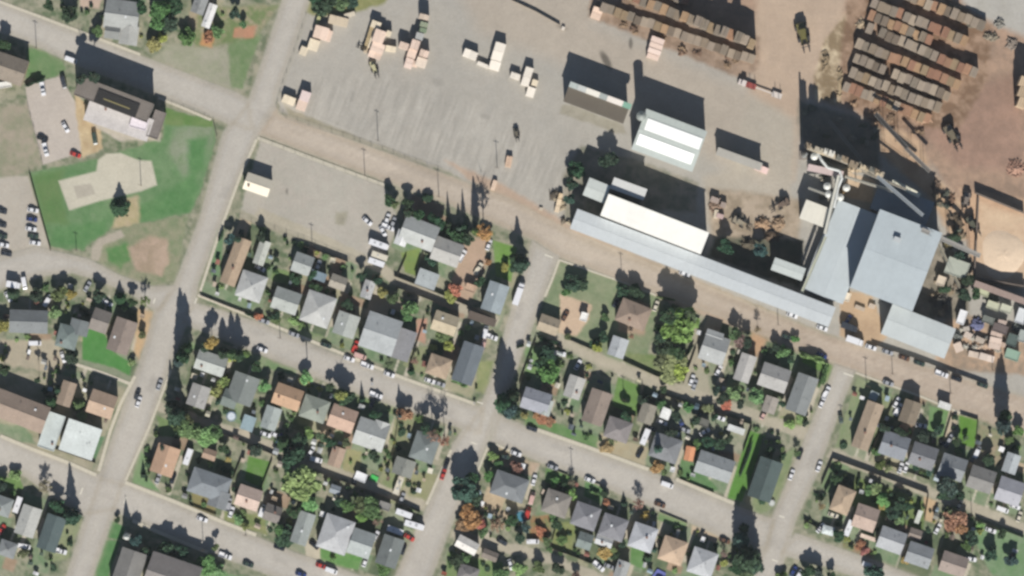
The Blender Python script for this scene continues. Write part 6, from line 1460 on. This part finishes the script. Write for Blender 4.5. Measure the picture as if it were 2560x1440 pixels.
for (pts, h, c, lk) in [
 ([(72,432),(96,520),(126,628)],1.8,FC,'long fence between the park lawn and the car park'), ([(68,264),(90,345),(106,412)],1.6,FC,'fence on the west side of the hall car park'), ([(532,300),(542,345)],1.2,FC,'short fence at the park corner'),
 ([(398,248),(458,268),(525,296)],1.2,FC,'fence along the pavement north of the park'), ([(500,738),(575,768),(650,796)],1.4,FC,'fence in front of the pale grey corner house'), ([(652,352),(780,400),(960,468)],1.5,FG,'wire fence on the north side of the gravel lot'),
 ([(598,545),(760,600),(930,672)],1.6,FC,'fence on the south side of the gravel lot'), ([(760,615),(870,655)],2.2,FC,'fence behind the shaded yards below the gravel lot'), ([(985,690),(1100,735),(1228,790)],1.9,(98,84,72),'dark fence above the alley behind the central row'), ([(990,718),(1070,748),(1140,775)],2.4,(98,84,72),'tall dark fence below the alley behind the central row'),
 ([(994,690),(1016,640)],1.8,FC,'fence on the west side of the narrow green garden'), ([(1060,625),(1040,700)],1.8,FC,'fence on the east side of the narrow green garden'), ([(1060,800),(1042,860),(1022,925)],1.8,FC,'fence between the dark lean-to and the tan houses'),
 ([(1085,1052),(1180,1018)],0,FC,''), ([(425,1040),(520,1072),(600,1102),(690,1140)],1.9,FC,'fence south of the west alley, upper part'), ([(765,1170),(860,1205),(960,1240),(1050,1282)],2.2,(98,84,72),'tall dark fence south of the alley by the brilliant white shed'),
 ([(680,1150),(650,1230)],1.8,FC,'fence east of the small green back lawn'), ([(605,1140),(582,1200)],1.8,FC,'fence west of the small green back lawn'), ([(475,1228),(472,1262),(540,1288)],1.2,FC,'low fence round the olive front yard'), ([(1000,1018),(985,1120),(965,1180)],1.6,FC,'fence along the dry lawn by the rusty tree'),
 ([(1340,848),(1318,905),(1298,962)],1.8,FC,'fence on the west side of the green corner garden'), ([(1345,846),(1405,868)],1.8,FC,'fence on the north side of the green corner garden'), ([(1415,846),(1500,882)],1.6,FC,'fence below the big dull lawn, west part'), ([(1558,902),(1640,940),(1700,960)],1.9,(98,84,72),'dark fence below the olive trees'),
 ([(1740,870),(1722,920),(1708,960)],1.8,FC,'fence between the olive trees and the gravel yard'), ([(1650,985),(1740,1015),(1880,1062)],2.3,(98,84,72),'tall dark fence below the east alley of the middle block'), ([(1880,1066),(1858,1130)],2.0,(98,84,72),'fence between the cluttered yards and the bright strip lawn'), ([(1960,1014),(2000,1072)],0,FC,''),
 ([(1528,1015),(1590,1042)],1.8,FC,'fence below the lime green lawn'), ([(1607,960),(1592,1035)],1.6,FC,'fence east of the lime green lawn'), ([(1700,1198),(1785,1232)],1.2,FC,'fence along the front lawn of the wide grey and white house'), ([(1380,1372),(1440,1394),(1480,1410)],1.9,(98,84,72),'dark fence above the bottom alley'),
 ([(1395,1302),(1376,1370)],1.6,FC,'fence west of the olive back lawn'), ([(1365,1166),(1420,1188)],1.0,FC,'low fence on the central street by the green front lawn'), ([(1465,1200),(1512,1216)],1.0,FC,'low fence on the central street, second green front lawn'), ([(1650,1280),(1718,1308)],1.0,FC,'low fence before the pale blue-grey hipped house'),
 ([(2082,1146),(2180,1182),(2320,1234)],2.3,(98,84,72),'tall dark fence along the south side of the east alley'), ([(2082,1146),(2054,1212)],2.0,(98,84,72),'dark fence on the west side of the south-east block'), ([(2322,1236),(2312,1300)],1.8,FC,'fence east of the brown back garden'), ([(2138,1196),(2128,1228)],1.6,FC,'short fence behind the tan hipped house'),
 ([(2010,1300),(2060,1330)],2.0,(98,84,72),'fence round the corner with the small white shed'), ([(2440,1300),(2560,1345)],2.2,(98,84,72),'tall dark fence along the far end of the east alley'), ([(2232,1008),(2210,1060),(2172,1140)],1.8,(98,84,72),'fence east of the very long brown house'), ([(2200,1155),(2325,1200)],1.6,FC,'fence north of the east alley'),
 ([(2300,1000),(2282,1062)],1.6,FC,'fence east of the olive-brown house'), ([(2380,1034),(2360,1100)],1.6,FC,'fence east of the green pad garden'), ([(2446,1050),(2440,1118)],1.6,FC,'fence east of the bright green garden'), ([(2402,1036),(2446,1050)],1.6,FC,'fence north of the bright green garden'),
 ([(700,230),(690,268),(715,296),(900,356),(1110,432)],1.6,FG,'long wire fence along the south-west edge of the timber yard'), ([(765,40),(735,130),(702,222)],1.6,FG,'wire fence along the west edge of the timber yard'), ([(2180,860),(2290,896),(2380,930),(2470,962)],1.8,(98,84,72),'dark fence behind the cars below the mill wing'),
 ([(1280,0),(1340,28),(1400,62)],1.4,FC,'old fence line at the top of the timber yard'), ([(395,1245),(372,1186)],0,FC,''), ([(1270,1120),(1240,1160)],1.4,FC,'short fence at the corner below central street'), ([(20,1115),(90,1145)],0,FC,''), ([(124,1118),(238,1158)],1.4,FC,'fence in front of the big white building'),
 ]:
    if h: fence(pts, h, c, lk)

def pole(u, v, h, look=None):
    o = thing('utility_pole', u, v, 19, look or 'thin utility pole', 'utility pole')
    add('pole', MB().tube((0,0,0), (0,0,h), .16, .11, 8), mat((104,90,76), 'wood'), o)
    add('crossarm', MB().box(-1.1, 1.1, -.06, .06, h - .7, h - .56), mat((104,90,76), 'wood'), o)
    for x in (-.95, 0, .95): q = add('insulator', MB().cyl(x, 0, h - .56, h - .4, .05, .04, 6), mat((190,190,190), 'plain'), o)
for (u, v, h) in [(90,120,9),(912,440,9),(945,352,10),(1097,492,9),(1243,420,9),(1555,700,9),(1946,812,9),(2167,965,9.5),(2232,935,6.5),(2377,982,9),(2482,925,9),(508,1374,10),(352,463,9),(190,625,6),(614,1338,6.5),(1250,1330,5),(2103,1040,4),(1197,742,4),(1560,1000,8),(1790,1062,8),(780,612,7),(1000,1234,8),(415,1228,7),(1320,1350,8),(2250,1218,8),(2430,1290,8),(1430,1180,8),(700,845,8)]: pole(u, v, h)
for (u, v, h) in [(415,350,2),]: pass

# small sheds and people-sized clutter is done; stones at the roadside
# ------------------------------------------------------------------ labels
def ordw(i, n):
    if n == 1: return ''
    if i == 0: return 'westernmost'
    if i == n - 1: return 'easternmost'
    return (ORD[i] if i < len(ORD) else str(i + 1) + 'th') + ' from west'
rows = {}
for t in THINGS:
    if t['row'] and 'label' not in t: rows.setdefault((t['row'], 'v' if t['row'] in VROW else 'h'), []).append(t)
REFS = []
LOOKN = {}
for t in THINGS: LOOKN[t['look']] = LOOKN.get(t['look'], 0) + 1
for (key, kind), ts in rows.items():
    ts.sort(key=lambda t: t['u'])
    ph = (VROW if kind == 'v' else ROW)[key]
    for i, t in enumerate(ts):
        w = ordw(i, len(ts))
        if kind == 'v': t['label'] = t['look'] + ', ' + (w + ' on the ' if w else 'on the ') + ph; t['o']['group'] = 'vehicles on the ' + ph
        else:
            t['label'] = t['look'] + ', ' + (w + ' in ' if w else 'in ') + ph; t['o']['group'] = 'buildings of the ' + ph
            if t['cat'] in ('house', 'garage', 'church', 'hall', 'building'): REFS.append((t['u'], t['v'], 'the ' + t['look'] + ' of the ' + ph if len((t['look'] + ' ' + ph).split()) <= 6 or LOOKN[t['look']] > 1 else 'the ' + t['look']))
for (u, v, p) in [(1635,561,'the bright white mill roof'),(1756,700,'the long low mill roof'),(2234,651,'the largest mill roof'),(2293,828,'the lower mill wing'),(1672,352,'the shed with white roof strips'),(1490,262,'the dark brown open shed'),(2035,534,'the square cream shed'),(260,455,'the pale slab in the park'),(2508,636,'the sawdust cone'),
    (775,500,'the gravel lot'),(1034,130,'the eastern pinkish timber cluster'),(940,100,'the big timber cluster'),(1242,140,'the long white timber row'),(1320,205,'the small white timber cluster'),(745,250,'the corner of the timber yard'),(810,80,'the timber by the north-west trees'),(1698,812,'the large light green tree'),(245,880,'the bright green lawn'),(370,640,'the dirt circle'),(2386,1302,'the big orange tree by the east alley'),(755,1208,'the large pale green tree in the west block'),(2450,860,'the scrap yard at the east edge'),(1637,120,'the banded pinkish stack'),(1440,765,'the tan slab'),
    (650,290,'the north-west crossroads'),(1215,1060,'the central crossroads'),(265,1245,'the south-west crossroads'),(455,760,'the crossroads by the tall poplars'),(1950,1330,'the south-east crossroads'),(2105,920,'the mill road junction')]: REFS.append((u, v, p))
def bearing(du, dv):
    a = math.degrees(math.atan2(du, -dv)) % 360
    return ['north', 'north-east', 'east', 'south-east', 'south', 'south-west', 'west', 'north-west'][int((a + 22.5) // 45) % 8]
used = set()
for t in THINGS:
    if 'label' in t: used.add(t['label'])
for t in THINGS:
    if 'label' in t: continue
    if len(t['look'].split()) >= 6 and t['look'] not in used:
        t['label'] = t['look']; used.add(t['label']); continue
    refs = sorted(REFS, key=lambda r: math.dist((r[0], r[1]), (t['u'], t['v'])))
    lab = None
    for r in refs[:22]:
        if math.dist(r[:2], (t['u'], t['v'])) < 3: continue
        for pre in ('', 'just '):
            d = bearing(t['u'] - r[0], t['v'] - r[1])
            c = t['look'] + ', ' + pre + d + ' of ' + r[2]
            if c in used or len(c.split()) > 16 or (pre and math.dist(r[:2], (t['u'], t['v'])) > 70): continue
            lab = c; break
        if lab: break
    if not lab: lab = (t['look'] + ', ' + bearing(t['u'] - refs[0][0], t['v'] - refs[0][1]) + ' of ' + refs[0][2])
    t['label'] = lab; used.add(lab)
PLURAL = {'tree': 'trees in the yards and gardens', 'shrub': 'shrubs in the yards', 'hedge': 'hedges', 'fence': 'fences round the plots', 'utility pole': 'utility poles', 'debris heap': 'heaps of bark and scrap', 'industrial building': 'mill buildings', 'container': 'containers', 'conveyor': 'mill conveyors', 'pipe': 'mill ducts', 'hopper': 'dust hoppers', 'shed': 'garden sheds', 'wheel loader': 'yard machines', 'wall': 'sawdust yard walls'}
for t in THINGS:
    if len(t['label'].replace('-', ' ').split()) > 16: t['label'] = t['label'].replace(' of the west row', '').replace(' of the east row', '').replace(' in the middle of the yard', '')
    t['o']['label'] = t['label']
    if 'group' not in t['o']:
        if t['cat'] in PLURAL: t['o']['group'] = PLURAL[t['cat']]
        elif t['cat'] in VCAT.values(): t['o']['group'] = 'vehicles parked in yards and drives'
    if 'kind' in t['o'] and t['o']['kind'] == 'stuff': pass
# Blender's own suffixes keep the plain names

# ------------------------------------------------------------------ thin air between the ground and the far camera
hz = bpy.data.materials.new('haze'); hz.use_nodes = True
hn = hz.node_tree; hn.nodes.remove(hn.nodes['Principled BSDF'])
pv = hn.nodes.new('ShaderNodeVolumePrincipled'); pv.inputs['Color'].default_value = (.86, .9, .94, 1); pv.inputs['Density'].default_value = 0.0000105
hn.links.new(pv.outputs[0], hn.nodes['Material Output'].inputs['Volume'])
ho = add('haze', MB().box(-7200, 7200, -7200, 7200, -1, 2540), hz); ho['kind'] = 'stuff'

for t in THINGS:
    if len(t['label'].replace('-', ' ').split()) > 15: t['o']['label'] = t['label'] = t['label'].replace('small square ', 'small ').replace('pale-sloped ', 'pale ')
